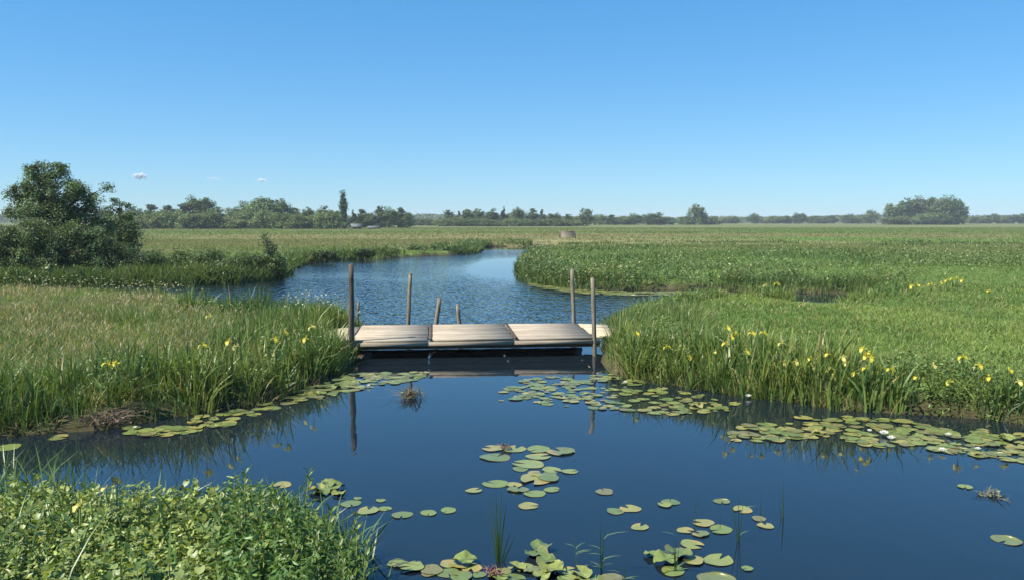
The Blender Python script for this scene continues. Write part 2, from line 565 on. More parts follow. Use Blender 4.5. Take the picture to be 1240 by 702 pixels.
# ------------------------------------------------------------------ water sheet, ripple strength per vertex (wind reaches the open river, not the sheltered pond)
wx, wy = np.arange(-70, 46, 1.0), np.concatenate((np.arange(-8, 20, .5), np.arange(20, 92, 1.0)))
X, Y = np.meshgrid(wx, wy)
wp = np.stack((X.ravel(), Y.ravel()), 1)
tip = W(640, 322)[:2]
e = np.hypot((wp[:, 0] - tip[0]) / 5.5, (wp[:, 1] - tip[1]) / 15)
calm = np.maximum(1 - sstep(.5, 1.3, e), sstep(60, 74, wp[:, 1]))
calm = np.maximum(calm, sstep(.56, .70, fbm(wp[:, 0] * .10, wp[:, 1] * .16, 55)) * .6)
calm = np.maximum(calm, 1 - sstep(16.8, 19.5, wp[:, 1]))
calm = np.maximum(calm, sstep(2.6, 4.2, wp[:, 0]) * (1 - sstep(29.5, 32, wp[:, 1])))
ripple = .008 + .42 * (1 - calm)
wm = MB()
ny, nx = X.shape
ii, jj = np.meshgrid(np.arange(ny - 1), np.arange(nx - 1), indexing='ij')
q = np.stack((ii * nx + jj, ii * nx + jj + 1, (ii + 1) * nx + jj + 1, (ii + 1) * nx + jj), -1).reshape(-1, 4)
wm.add(np.column_stack((wp, np.zeros(len(wp)))), [q], np.repeat(ripple[:, None], 3, 1))
water = link("water", wm.mesh("water", water_mat(), True))
tag(water, "dark blue water of the still pond and the rippled river", kind="structure")

# ------------------------------------------------------------------ bridge
PL, PR = W(425, 412, .35), W(722, 408, .35)
bx = (PR - PL); LEN = np.linalg.norm(bx); BRZ = math.atan2(bx[1], bx[0])
bridge = thing("footbridge", "low weathered plank footbridge spanning the channel between both banks", "bridge", tuple(PL * (1, 1, 0)), BRZ)
BW, TOP = 2.2, .35
cuts = [0, .31 * LEN, .66 * LEN, LEN - .02]
PN = 6
for s in range(3):
    for r in range(PN):
        y0 = r * BW / PN
        mb = MB()
        dz = rng.uniform(-.006, .006)
        x0, x1 = cuts[s] + .012 + rng.uniform(0, .015), cuts[s + 1] - .012 - rng.uniform(0, .015)
        box(mb, (x0, y0 + .011, TOP - .045 + dz), (x1, y0 + BW / PN - .011, TOP + dz), bev=.005, jit=.001)
        link("plank", mb.mesh("plank", M_DECK), bridge)
for s in (1, 2):
    mb = MB()
    box(mb, (0, -.03, TOP + .007), (BW + .02, .03, TOP + .018), bev=.006, jit=.002)
    link("batten", mb.mesh("batten", M_POSTD), bridge, (cuts[s] + .03, 0, 0), (0, 0, R(90)))
for i, y in enumerate((.0, .72, 1.44, 2.09)):
    mb = MB()
    for s in range(3):
        box(mb, (cuts[s] + .004 - (.12 if s == 0 else 0), y - .004 if i == 0 else y, TOP - .118), (cuts[s + 1] - .004 + (.1 if s == 2 else 0), y + .10, TOP - .048), bev=.006, jit=.001)
    link("beam", mb.mesh("beam", M_DECK if i == 0 else M_BEAM), bridge)
for y in (.16, 1.95):
    mb = MB()
    box(mb, (-.1, y, TOP - .20), (LEN + .1, y + .09, TOP - .133), bev=.01, jit=.003)
    link("lower_beam", mb.mesh("lower_beam", M_BEAM), bridge)
for x in (.28, LEN - .3):
    for y in (.2, 1.9):
        mb = MB()
        tube(mb, [(x, y, -.6), (x, y, .0), (x, y, TOP - .24)], (.07, .068, .065), 8)
        link("pile", mb.mesh("pile", M_POSTD), bridge)
def ramp(x0, x1, z1, n=4):
    for r in range(n):
        mb = MB()
        y0 = .12 + r * (BW - .3) / n
        a, b = min(x0, x1), max(x0, x1)
        box(mb, (a, y0 + .01, -.02), (b, y0 + (BW - .3) / n - .01, .02), bev=.006, jit=.003)
        for v in mb.v:
            f = (v[:, 0] - x0) / (x1 - x0)
            v[:, 2] += TOP - .018 + (z1 - TOP) * f
        o = link("ramp_plank", mb.mesh("ramp_plank", M_PALE), bridge)
ramp(-.01, -.62, .30)
ramp(LEN + .01, LEN + .66, .33)

def post(name, label, px0, py0, px1, py1, d, rad, z0=None, mat=None, group="wooden posts around the footbridge", sides=9):
    """stake from pixel base to pixel top, at ground distance d"""
    b = WD(px0, d, ZAT(py0, d)); t = WD(px1, d, ZAT(py1, d))
    dirv = (b - t) / (b[2] - t[2])
    foot = t + dirv * (-.55 - t[2])
    th = thing(name, label, "post", tuple(foot), 0, group)
    tl = t - foot
    k = np.linspace(0, 1, 9)[:, None]
    pts = tl * k + np.hstack((rng.normal(0, .0025, (9, 2)), np.zeros((9, 1)))) * (k > 0)
    mb = MB()
    rad *= .86
    tube(mb, pts, rad * np.linspace(1.06, .90, 9), sides, wob=.05)
    link("shaft", mb.mesh("shaft", mat or M_POST, True), th)
    mb = MB()
    e = tl / np.linalg.norm(tl)
    tube(mb, [tl + e * .001, tl + e * .010, tl + e * .016], (rad * .84, rad * .8, rad * .55), sides, wob=.08)
    link("weathered_top", mb.mesh("weathered_top", M_POST), th)
    return th
post("wooden_post", "tallest dark wooden post, at the near left corner of the footbridge", 426, 437, 425, 321, 14.75, .062, mat=M_POSTD)
post("wooden_post", "short pale stake standing right behind the tall dark post", 433, 395, 434, 366, 17.4, .035)
post("wooden_post", "tall thin grey post behind the left part of the deck", 494, 396, 497, 332, 17.45, .052)
post("wooden_post", "short grey stake leaning right, taller of the two short ones behind the deck", 528, 396, 532, 361, 17.6, .058)
post("wooden_post", "shortest grey stake leaning left, right of the other short one", 557, 396, 554, 369, 17.7, .052)
post("wooden_post", "tall grey post at the far right corner of the footbridge", 695, 394, 692.5, 326, 17.75, .052)
post("wooden_post", "grey post rising from the water at the near right corner of the footbridge", 720.5, 430, 717.5, 337, 15.2, .05)

# ------------------------------------------------------------------ vegetation on the banks
def scatter(n, poly_test, xr, yr, smin, smax=1e9):
    p = np.stack((rng.uniform(*xr, n), rng.uniform(*yr, n)), 1)
    # keep what the photograph could see, with a margin each side
    p = p[np.abs(p[:, 0]) < .68 * np.maximum(p[:, 1], 0) + 2.2]
    if poly_test is not None:
        p = p[poly_test(p)]
    sd = land_sd(p)
    k = (sd > smin) & (sd < smax)
    return p[k], sd[k]

on_island = lambda p: inside(p, ISLAND) & (p[:, 1] > 8.2)
on_right = lambda p: (p[:, 0] > 1.0) & (p[:, 1] < 28)
def clear_ramps(p):
    """keep the planks of the bridge and its ramps free of grass"""
    q = p - PL[:2]
    c, s = math.cos(-BRZ), math.sin(-BRZ)
    u, v = q[:, 0] * c - q[:, 1] * s, q[:, 0] * s + q[:, 1] * c
    col = p[:, 0] / np.maximum(p[:, 1], 1) * F + 620
    gap = (np.abs(col - 988) < 30) & (p[:, 1] > 21.8) & (p[:, 1] < 27)      # the cattle have trodden the bank bare at the inlet
    return ~((u > -.75) & (u < LEN + .75) & (v > -.05) & (v < 2.25)) & ~gap & ~((p[:, 0] > -2.98) & (p[:, 0] < 1.84) & (p[:, 1] > 12.5) & (p[:, 1] < 17.9))

G_GREEN, G_LIME, G_TAN, G_PINK = (.110, .185, .044), (.165, .235, .060), (.33, .28, .14), (.40, .32, .20)

def base3(p, sd):
    return np.column_stack((p, height(p, sd) - .02))

def meadow(name, label, poly, xr, yr, dens, hrange, tanness, seedn, smin=.3, gain=(1, 1, 1)):
    mb = MB()
    area = (xr[1] - xr[0]) * (yr[1] - yr[0])
    p, sd = scatter(int(dens * area), poly, xr, yr, smin)
    m = clear_ramps(p); p, sd = p[m], sd[m]
    k = fbm(p[:, 0] * .55, p[:, 1] * .55, 61)
    k2 = fbm(p[:, 0] * 1.6, p[:, 1] * 1.6, 67)
    col = vary(G_GREEN, len(p), .22, .10)
    lime = (rng.random(len(p)) < sstep(.38, .62, k))[:, None]
    col = np.where(lime, vary(G_LIME, len(p), .2, .08), col)
    dry = (rng.random(len(p)) < tanness * sstep(.40, .66, k2 * .6 + (1 - k) * .4))[:, None]
    col = np.where(dry, vary(G_TAN, len(p), .25, .08), col)
    col = col * np.array(gain)
    d = p[:, 1]
    h = rng.uniform(*hrange, len(p)) * (.55 + .9 * k2)
    blades(mb, base3(p, sd), h, .0095 * (.7 + d / 22) * rng.uniform(.7, 1.3, len(p)), rng.uniform(.2, 1.3, len(p)), col)
    if seedn:
        p, sd = scatter(int(seedn * area), poly, xr, yr, smin + .5)
        m = clear_ramps(p); p, sd = p[m], sd[m]
        kk = .6 * fbm(p[:, 0] * .42, p[:, 1] * .42, 71) + .4 * fbm(p[:, 0] * 1.5, p[:, 1] * 1.5, 73)
        m = rng.random(len(p)) < .04 + .46 * sstep(.48, .62, kk); p, sd = p[m], sd[m]
        n = len(p)
        b = base3(p, sd)
        h = rng.uniform(.24, .46, n)
        yaw, ln = rng.uniform(0, 6.283, n), rng.uniform(.05, .35, n)
        blades(mb, b, h, .004 * (.7 + p[:, 1] / 20), ln, vary((.24, .24, .09), n, .2), yaw=yaw)
        tipp = b.copy()
        tipp[:, 0] += np.cos(yaw) * ln * h * .62; tipp[:, 1] += np.sin(yaw) * ln * h * .62
        tipp[:, 2] += h * .74
        blades(mb, tipp, rng.uniform(.05, .10, n), .007 * (.7 + p[:, 1] / 20), rng.uniform(.2, .9, n), vary(G_PINK, n, .25, .08), yaw=yaw, power=1.2)
    o = link(name, mb.mesh(name, M_GRASS))
    return tag(o, label, "grass", kind="stuff")

meadow("meadow_grass", "tall seeding meadow grass with brownish heads on the left bank", on_island, (-23, -1.2), (8.5, 29.5), 780, (.14, .34), .36, 300)
meadow("pasture_grass", "short bright green pasture grass on the right bank", on_right, (1.0, 19), (10, 27.8), 780, (.055, .16), .12, 10, .4, (1.15, 1.12, 1.05))

def sword_bank(name, label, poly, xr, yr, tries, smin, smax, hr, cols, wd=.02, patch=(.30, .52), seg=3, lean=(.05, .6), clump=5, spread=.10, mat=None, seed=81, hvar=1.0, fan=True, dry=.05, hfun=None):
    """clumps of iris, sedge and grass leaves fanning out along the waterline"""
    mb = MB()
    p, sd = scatter(tries, poly, xr, yr, smin, smax)
    m = clear_ramps(p); p, sd = p[m], sd[m]
    k = fbm(p[:, 0] * .8, p[:, 1] * .8, seed)
    m = rng.random(len(p)) < sstep(patch[0], patch[1], k); p, sd = p[m], sd[m]
    n0 = len(p)
    hk = fbm(p[:, 0] * 1.3, p[:, 1] * 1.3, seed + 5)
    hh = rng.uniform(*hr, n0) * np.clip(1 - hvar / 2 + hvar * hk, .4, 1.4)
    if hfun is not None:
        hh = hh * hfun(p)
    tone = np.clip((fbm(p[:, 0] * .6, p[:, 1] * .6, seed + 9) * 1.8 - .4) * .65 + rng.random(n0) * .35, 0, .999)
    off = rng.normal(0, spread, (n0 * clump, 2))
    p = np.repeat(p, clump, 0) + off
    n = len(p)
    h = np.repeat(hh, clump) * rng.uniform(.45, 1.15, n)
    col = vary((1, 1, 1), n, .22, .08) * np.array(cols)[(np.repeat(tone, clump) * len(cols)).astype(int)]
    dr = rng.random(n) < dry
    col[dr] = vary((.30, .25, .12), int(dr.sum()), .25, .08)
    z = height(p)
    m = z > -.25
    p, h, col, z, off = p[m], h[m], col[m], z[m], off[m]
    h = h + np.maximum(-z, 0) * .8
    ln = rng.uniform(*lean, len(p)) * rng.uniform(.3, 1, len(p))
    big = rng.random(len(p)) < .10
    ln[big] += rng.uniform(.4, 1.0, int(big.sum()))
    yaw = np.arctan2(off[:, 1], off[:, 0]) + rng.normal(0, .5, len(p)) if fan else None
    blades(mb, np.column_stack((p, z - .03)), h, wd * rng.uniform(.5, 1.3, len(p)), ln, col, yaw=yaw, seg=seg, power=2.0, taper=.8)
    o = link(name, mb.mesh(name, mat or M_SWORD))
    return tag(o, label, "bank plants", kind="stuff")

def herbs(name, label, poly, xr, yr, tries, smin, smax, hr, col, size, seed, patch=(.42, .6), nscale=(.9, .9)):
    """leafy herbs: small leaf faces in clumps"""
    mb = MB()
    p, sd = scatter(tries, poly, xr, yr, smin, smax)
    m = clear_ramps(p); p, sd = p[m], sd[m]
    k = fbm(p[:, 0] * nscale[0], p[:, 1] * nscale[1], seed)
    m = rng.random(len(p)) < sstep(patch[0], patch[1], k); p = p[m]
    n0 = len(p)
    c = 14
    hh = np.repeat(rng.uniform(*hr, n0), c)
    q = np.repeat(p, c, 0) + rng.normal(0, .07, (n0 * c, 2))
    z = height(q)
    kk = z > -.1
    q, z, hh = q[kk], z[kk], hh[kk]
    n = len(q)
    leaves(mb, np.column_stack((q, z + hh * rng.random(n) ** .6)), rng.uniform(.6, 1.4, n) * size, vary(col, n, .25, .09), up=.6, aspect=.45)
    return tag(link(name, mb.mesh(name, M_BROAD)), label, "bank plants", kind="stuff")

IRIS = [(.066, .138, .052), (.084, .158, .050), (.120, .198, .046), (.165, .238, .052), (.205, .258, .062), (.145, .218, .046)]
LIGHT = [(.105, .182, .048), (.148, .218, .054), (.195, .25, .066), (.132, .204, .048)]
near_r = lambda p: on_right(p) & (p[:, 1] < 17.5)
def col_of(p):
    return p[:, 0] / np.maximum(p[:, 1], 1) * F + 620
h_right = lambda p: np.interp(col_of(p), [735, 790, 840, 900, 960, 1000, 1085, 1120, 1240, 1400], [.85, .72, .62, .80, .70, 1.05, 1.05, .68, .78, .8])
h_left = lambda p: np.interp(col_of(p), [-300, 0, 110, 160, 260, 300, 340, 420], [.9, .85, .75, 1.0, 1.05, .85, .95, .7])
sword_bank("bank_sedge", "dense dark sword-leaved plants fringing the left bank", on_island, (-18, -1.5), (8.4, 20), 13000, -.08, 1.1, (.50, .84), IRIS, .021, (.36, .56), seed=81, clump=11, spread=.075, lean=(.08, .8), hfun=h_left)
sword_bank("bank_sedge", "upright lush leaves mixed in the grass behind the left fringe", on_island, (-16, -1.6), (9, 20), 34000, .0, 3.2, (.22, .48), LIGHT, .010, (.28, .56), seed=83, lean=(.2, 1.2))
sword_bank("bank_sedge", "sword-leaved plants along the far side of the left bank", on_island, (-23, -2), (14.5, 29.5), 26000, -.05, .8, (.22, .46), IRIS[1:], .020, (.2, .5), seed=87)
sword_bank("bank_iris_leaves", "fresh iris leaves in clumps fringing the right bank", near_r, (1.2, 17), (9, 17.5), 13000, -.06, 1.5, (.50, .84), IRIS, .023, (.40, .58), seed=91, clump=11, spread=.075, lean=(.08, .8), hfun=h_right)
sword_bank("bank_iris_leaves", "lower leafy growth among and behind the irises of the right bank", lambda p: on_right(p) & (p[:, 1] < 19), (1.2, 17), (10, 19), 34000, .0, 2.0, (.18, .42), LIGHT, .010, (.26, .54), seed=93, lean=(.2, 1.2))
sword_bank("bank_iris_leaves", "plants fringing the ditch behind the right pasture", on_right, (1.4, 20), (15, 27.8), 34000, -.05, .8, (.20, .46), IRIS[1:], .024, (.28, .55), seed=97)
sword_bank("bridge_end_reeds", "green reeds beside the right end of the footbridge", lambda p: (p[:, 0] > 1.6) & (p[:, 0] < 4.4), (1.6, 4.4), (13.2, 19.5), 4200, -.08, 1.9, (.30, .52), LIGHT, .015, (.05, .4), seed=101, lean=(.1, .8))
sword_bank("bridge_end_reeds", "green reeds beside the left end of the footbridge", on_island, (-5.6, -2.6), (13.2, 18.8), 4200, -.08, 2.0, (.34, .62), IRIS[1:4], .017, (.05, .4), seed=103, lean=(.1, .8))
herbs("bank_herbs", "leafy herbs between the sword leaves of the left bank", on_island, (-18, -1.5), (8.4, 20), 15000, -.02, 1.8, (.12, .5), (.12, .185, .042), .05, 105)
herbs("bank_herbs", "leafy herbs between the irises of the right bank", near_r, (1.2, 17), (9, 17.5), 15000, -.02, 1.6, (.12, .45), (.12, .185, .042), .05, 107)
herbs("bank_herbs", "leafy growth along the ditch behind the pasture", on_right, (1.4, 20), (15, 27.8), 9000, .0, .9, (.15, .4), (.12, .185, .042), .07, 109)
for lab, cond, xr, yr, tr, smn, smx, hr, col, sz, sd0, pt in (
    ("bushy dark herbs along the river point and the ditch", lambda p: (p[:, 1] > 27), (.3, 36), (27.2, 50), 15000, -.05, 1.8, (.25, .85), (.095, .155, .05), .10, 205, (.46, .66)),
    ("yellowish leafy herbs along the river point and the ditch", lambda p: (p[:, 1] > 27), (.3, 36), (27.2, 50), 11000, -.05, 1.8, (.2, .7), (.18, .215, .07), .10, 207, (.48, .68)),
    ("leafy herbs scattered over the right field", lambda p: (p[:, 1] > 29), (.5, 45), (33, 66), 15000, .3, 1e9, (.12, .45), (.14, .19, .06), .10, 209, (.56, .68)),
    ("leafy herbs along the far river shore", lambda p: (p[:, 0] < 3) & (p[:, 1] > 27) & ~inside(p, ISLAND), (-40, 4), (28, 84), 42000, -.05, 1.6, (.2, .7), (.11, .165, .055), .12, 211, (.46, .66))):
    herbs("bank_herbs", lab, cond, xr, yr, tr, smn, smx, hr, col, sz, sd0, pt, (.12, .45) if sd0 == 209 else (.7, .7))
# muddy roots and dead blades at the water's edge
sword_bank("dead_blades", "brown dead blades hanging over the waterline of both banks", lambda p: p[:, 1] < 16, (-14, 15), (9, 16), 26000, -.10, .18, (.12, .30), [(.16, .11, .06), (.22, .17, .09), (.11, .08, .05)], .014, (.40, .62), seed=113, lean=(.6, 1.8), mat=M_DRY, dry=.3)

# ------------------------------------------------------------------ farther fields: coarser tufts
def far_tufts(name, label, cond, xr, yr, dens, smin, smax, hr, cols, wr, patch=None, seed=111, lean=(.3, 1.5), mat=None, turf=0.0, seg=2):
    mb = MB()
    area = (xr[1] - xr[0]) * (yr[1] - yr[0])
    p, sd = scatter(int(dens * area), cond, xr, yr, smin, smax)
    k = fbm(p[:, 0] * .16, p[:, 1] * .22, seed)
    if patch:
        m = rng.random(len(p)) < sstep(patch[0], patch[1], k); p, sd, k = p[m], sd[m], k[m]
    n = len(p)
    k2 = fbm(p[:, 0] * .5, p[:, 1] * .5, seed + 3)
    i = np.clip(((k2 * 1.6 - .3) * .6 + rng.random(n) * .4) * len(cols), 0, len(cols) - 1).astype(int)
    col = np.array(cols)[i]
    if turf:
        col = col * (1 - turf) + 1.15 * turf_colour(p[:, 0], p[:, 1], sd + 3) * turf
    col = vary((1, 1, 1), n, .2, .07) * col
    h = rng.uniform(*hr, n) * (.4 + 1.2 * k2)
    w = rng.uniform(*wr, n) * np.clip(p[:, 1] / 40, .7, 3)
    blades(mb, base3(p, sd), h, w, rng.uniform(*lean, n), col, seg=seg)
    o = link(name, mb.mesh(name, mat or M_GRASS))
    return tag(o, label, "grass", kind="stuff")

mid_right = lambda p: (p[:, 1] > 27)
mid_left = lambda p: (p[:, 0] < 2) & (p[:, 1] > 26) & ~inside(p, ISLAND)
FIELD = [(.115, .185, .05), (.13, .205, .055), (.16, .225, .065), (.155, .19, .072)]
FRINGE = [(.066, .120, .042), (.088, .150, .044), (.125, .19, .05), (.165, .21, .06)]
far_tufts("field_grass", "rough green grass of the field beyond the ditch", mid_right, (.5, 45), (27.5, 72), 130, .3, 1e9, (.07, .22), FIELD, (.022, .045), turf=.5, seg=1)
far_tufts("field_herbs", "taller dark herbs in patches over the right field", mid_right, (.5, 55), (30, 80), 20, .4, 1e9, (.18, .42), FRINGE, (.03, .055), (.52, .68), 121, lean=(.2, 1.0))
far_tufts("ditch_reeds", "dark reed fringe along the far side of the ditch and the river point", mid_right, (.3, 36), (27.2, 50), 300, -.1, 1.5, (.22, .58), FRINGE, (.02, .04), (.24, .52), 131, lean=(.1, .8))
far_tufts("field_grass", "rough grass of the left field beyond the river", mid_left, (-60, 3), (26, 90), 60, .4, 1e9, (.08, .24), FIELD, (.03, .05), None, 141, turf=.65, seg=1)
far_tufts("river_reeds", "reeds along the far shore of the river", lambda p: mid_left(p) & (p[:, 1] < 84), (-40, 6), (26, 84), 170, -.12, 1.4, (.22, .60), FRINGE, (.03, .06), (.22, .5), 151, lean=(.1, .8))
far_tufts("shore_herbs", "leafy growth along the far shore below the big tree", mid_left, (-24, -8), (27, 36), 420, -.1, 3.0, (.25, .65), FRINGE, (.03, .06), (.05, .3), 157, lean=(.1, .9))
far_tufts("field_grass", "dry seeding grass strips in the far fields", lambda p: p[:, 1] > 75, (-150, 150), (72, 240), 7, 1, 1e9, (.10, .26), FIELD, (.03, .06), None, 161, turf=.9, seg=1)

# ------------------------------------------------------------------ trees
def crown_mesh(name, lobes, nclump, nleaf, size, base_col, mat=None, clump_r=.26, aspect=.6, seed=0, flat=.8, shell=.45, tone=.16, minr=0.0):
    mb = MB()
    lobes = np.array(lobes, float)
    vol = lobes[:, 3] * lobes[:, 4] * lobes[:, 5]
    pr = vol ** .75; pr /= pr.sum()
    cc = []
    for i in rng.choice(len(lobes), nclump, p=pr):
        u = rng.normal(0, 1, 3); u /= np.linalg.norm(u)
        r = shell + (1.02 - shell) * rng.random() ** .6
        cc.append((lobes[i, :3] + u * r * lobes[i, 3:6], lobes[i, 3:6].mean(), u))
    pts, outs, cols, sz = [], [], [], []
    for c, lr, u in cc:
        m = max(4, int(nleaf * rng.uniform(.5, 1.5)))
        g = np.clip(rng.normal(0, 1, (m, 3)), -1.7, 1.7) * np.array((1, 1, flat)) * max(lr * clump_r, minr) * rng.uniform(.6, 1.25)
        pts.append(c + g)
        outs.append(np.tile(u * .5, (m, 1)))
        cols.append(vary(np.array(base_col) * math.exp(rng.normal(0, tone)), m, .2, .09))
        sz.append(rng.uniform(.6, 1.3, m) * size)
    leaves(mb, np.concatenate(pts), np.concatenate(sz), np.concatenate(cols), aspect=aspect, out=np.concatenate(outs))
    return mb.mesh(name, mat or M_LEAF), [c for c, _, _ in cc]

def trunk_mesh(name, lobes, h0, rad, nbr=10, clumps=None, wob=.08, col=(.1, .09, .07)):
    mb = MB()
    lobes = np.array(lobes, float)
    top = lobes[np.argmax(lobes[:, 2] + lobes[:, 5])]
    tp = top[:3] + np.array((0, 0, top[5] * .7))
    n = 8
    k = np.linspace(0, 1, n)[:, None]
    H = tp[2]
    pts = np.hstack((tp[None, :2] * k ** 1.5, (k * (H + .1 * H)) - .1 * H))
    pts[1:-1, :2] += rng.normal(0, wob * rad * 6, (n - 2, 2))
    tube(mb, pts, rad * (1.15 - k[:, 0] * 1.0) + rad * .12, 7, wob=.06)
    ends = [l[:3] for l in lobes]
    if clumps is not None and len(clumps):
        ends += [clumps[i] for i in rng.choice(len(clumps), min(nbr, len(clumps)), replace=False)]
    for e in ends:
        zs = np.clip(e[2] * rng.uniform(.3, .65), h0, H * .85)
        i = np.clip(zs / H, 0, 1)
        s = np.array((np.interp(zs, pts[:, 2], pts[:, 0]), np.interp(zs, pts[:, 2], pts[:, 1]), zs))
        e = np.array(e)
        mid = (s + e) / 2 + np.array((0, 0, .08 * np.linalg.norm(e - s))) + rng.normal(0, .05, 3) * np.linalg.norm(e - s)
        r0 = rad * (1 - i * .75) * .5
        tube(mb, [s, (s + mid) / 2, mid, (mid + e) / 2, e], np.array((1, .82, .62, .42, .2)) * r0, 5, cap=False)
    return mb.mesh(name, M_BARK, True)

def ground_at(x, y):
    return float(height(np.array([[x, y]]))[0])

def tree_here(name, label, cat, px, d, lobes_px, nclump, nleaf, size, col, rad, group=None, **kw):
    """tree whose crown lobes are given as (column, row, half width, half height) in photo pixels at distance d"""
    b = WD(px, d); z0 = ground_at(b[0], b[1]) - .03
    th = thing(name, label, cat, (b[0], b[1], z0), 0, group)
    lob = []
    for cx, cy, rx, rz, *dy in lobes_px:
        dd = d + (dy[0] if dy else 0)
        c = WD(cx, dd, ZAT(cy, dd))
        s = dd / F
        lob.append((c[0] - b[0], c[1] - b[1], c[2] - z0, rx * s, (rx + rz) * .5 * s, rz * s))
    cm, cl = crown_mesh("crown", lob, nclump, nleaf, size, col, **kw)
    link("trunk", trunk_mesh("trunk", lob, .2, rad, 26, cl), th)
    link("crown", cm, th)
    return th

ALDER = (.082, .132, .050)
tree_here("alder_tree", "large dark green tree with uneven crown on the far left bank", "tree", 58, 34.5,
    [(40, 214, 17, 12), (64, 210, 17, 12), (76, 230, 20, 13, -.5), (30, 234, 16, 11, .4), (54, 234, 16, 12), (50, 254, 30, 12), (101, 238, 12, 10), (117, 244, 11, 8), (104, 260, 22, 13), (12, 240, 9, 7), (76, 258, 24, 13), (72, 201, 7, 4), (45, 200, 8, 4), (128, 231, 7, 6), (131, 226, 4, 3), (90, 228, 8, 7), (24, 258, 16, 10), (4, 229, 6, 4), (60, 276, 34, 13), (120, 278, 16, 12)],
    300, 130, .085, ALDER, .12, clump_r=.26, shell=.5, tone=.32, minr=.13)
tree_here("willow_shrub", "wide grey green shrub below the big tree, at the left edge", "shrub", 30, 32.8,
    [(34, 282, 24, 16), (58, 290, 24, 16), (4, 284, 22, 18), (20, 302, 24, 14), (48, 308, 26, 14), (-14, 300, 22, 18), (8, 320, 26, 12), (40, 324, 26, 10), (66, 318, 22, 12)], 240, 120, .075, (.105, .155, .06), .05, clump_r=.25, tone=.28)
tree_here("willow_shrub", "dark shrub at the right foot of the big tree", "shrub", 104, 33.2,
    [(98, 282, 20, 15), (118, 292, 18, 15), (88, 304, 22, 14), (112, 310, 20, 12), (90, 322, 20, 11), (122, 324, 18, 10)], 170, 120, .075, (.078, .125, .046), .05, clump_r=.25, tone=.28)
tree_here("birch_sapling", "thin young tree standing right of the big tree", "tree", 146, 37,
    [(145, 247, 11, 9), (140, 262, 16, 11), (152, 268, 18, 12), (148, 285, 22, 14), (146, 302, 24, 14)], 90, 80, .085, (.07, .115, .042), .04, clump_r=.26)
tree_here("bank_shrub", "low dark shrub overhanging the river left of the sapling", "shrub", 165, 33.4,
    [(150, 316, 26, 17), (178, 320, 24, 15), (130, 322, 22, 15)], 130, 130, .07, (.055, .095, .03), .04, clump_r=.24)
tree_here("bank_shrub", "pale leafy shrub in the middle of the far left shore", "shrub", 245, 34,
    [(215, 319, 22, 13), (250, 317, 26, 14), (282, 321, 18, 12)], 120, 110, .075, (.080, .125, .036), .03, clump_r=.24)
tree_here("bank_shrub", "green shrub around the sapling at the bend of the shore", "shrub", 318, 35,
    [(308, 319, 20, 13), (332, 323, 16, 12)], 90, 100, .075, (.075, .120, .034), .03, clump_r=.24)
tree_here("sapling", "slender dark sapling leaning left on the river shore", "tree", 334, 35.2,
    [(320, 287, 3, 5), (323, 294, 5, 6), (328, 302, 5, 7), (330, 310, 7, 7), (335, 318, 9, 8), (324, 305, 3, 4)], 60, 26, .075, (.055, .092, .036), .03, clump_r=.4, shell=.2, minr=.10)
tree_here("elder_shrub", "round shrub with cream blossom behind the river point", "shrub", 692, 62,
    [(690, 306, 13, 6), (698, 310, 12, 6)], 50, 60, .12, (.12, .15, .05), .04, clump_r=.26)
tree_here("elder_shrub", "small bright green shrub at the tip of the river point", "shrub", 640, 42,
    [(640, 322, 10, 8), (652, 320, 10, 8)], 46, 70, .09, (.12, .17, .045), .03, clump_r=.26)
for i, (px, py, d, rx, ry, c, lab) in enumerate((
    (563, 298.5, 67, 16, 5.5, (.09, .13, .04), "pale reedy bush at the left shore of the narrow river mouth"),
    (534, 300, 64, 15, 5, (.07, .11, .035), "second bush from the river mouth on the left shore"),
    (506, 301.5, 61, 14, 4.5, (.075, .115, .035), "third bush from the river mouth on the left shore"),
    (440, 306, 52, 14, 4, (.06, .10, .03), "low green bush in the middle of the left shore"),
    (392, 309, 48, 15, 4, (.055, .09, .03), "low bush right of the shore bend with the sapling"))):
    tree_here("shore_bush", lab, "shrub", px, d, [(px - 4, py, rx * .6, ry), (px + 6, py + 1, rx * .6, ry)], 40, 60, .11, c, .03, clump_r=.28, group="bushes along the far river shore")

# prototypes for the distant trees, one metre tall, copied with their parts
def proto(kind, seed):
    r = np.random.default_rng(seed)
    if kind == "round":
        lob = [(0, 0, .62, .30, .30, .34), (.16, .05, .45, .28, .26, .28), (-.17, -.04, .46, .29, .27, .30), (.03, -.1, .26, .36, .3, .25), (-.05, .1, .78, .22, .18, .20), (.14, 0, .72, .18, .16, .18)]
    elif kind == "tall":
        lob = [(.12, .0, .52, .14, .12, .16), (-.14, 0, .46, .14, .12, .17), (.02, 0, .84, .11, .11, .16), (0, 0, .70, .17, .17, .28), (.07, .02, .45, .20, .2, .25), (-.07, -.03, .38, .21, .2, .25), (.02, 0, .18, .22, .2, .18)]
    elif kind == "poplar":
        lob = [(0, 0, .80, .055, .055, .20), (.012, 0, .55, .075, .075, .2), (0, 0, .32, .08, .08, .2), (.02, 0, .14, .075, .075, .13)]
    elif kind == "conifer":
        lob = [(0, 0, .90, .05, .05, .10), (0, 0, .78, .09, .09, .13), (.01, 0, .64, .13, .13, .14), (0, 0, .48, .17, .17, .15), (-.01, 0, .32, .20, .20, .15), (0, 0, .17, .22, .22, .13)]
    else:
        lob = [(0, 0, .50, .55, .45, .42), (.35, .05, .40, .42, .36, .34), (-.36, -.05, .42, .42, .36, .36), (.1, -.1, .25, .7, .4, .25), (-.12, .05, .75, .28, .28, .22)]
    lob = [tuple(np.array(l) * np.concatenate((np.append(r.uniform(.75, 1.2, 2), r.uniform(.94, 1.06)), r.uniform(.92, 1.25, 3)))) for l in lob]
    return lob

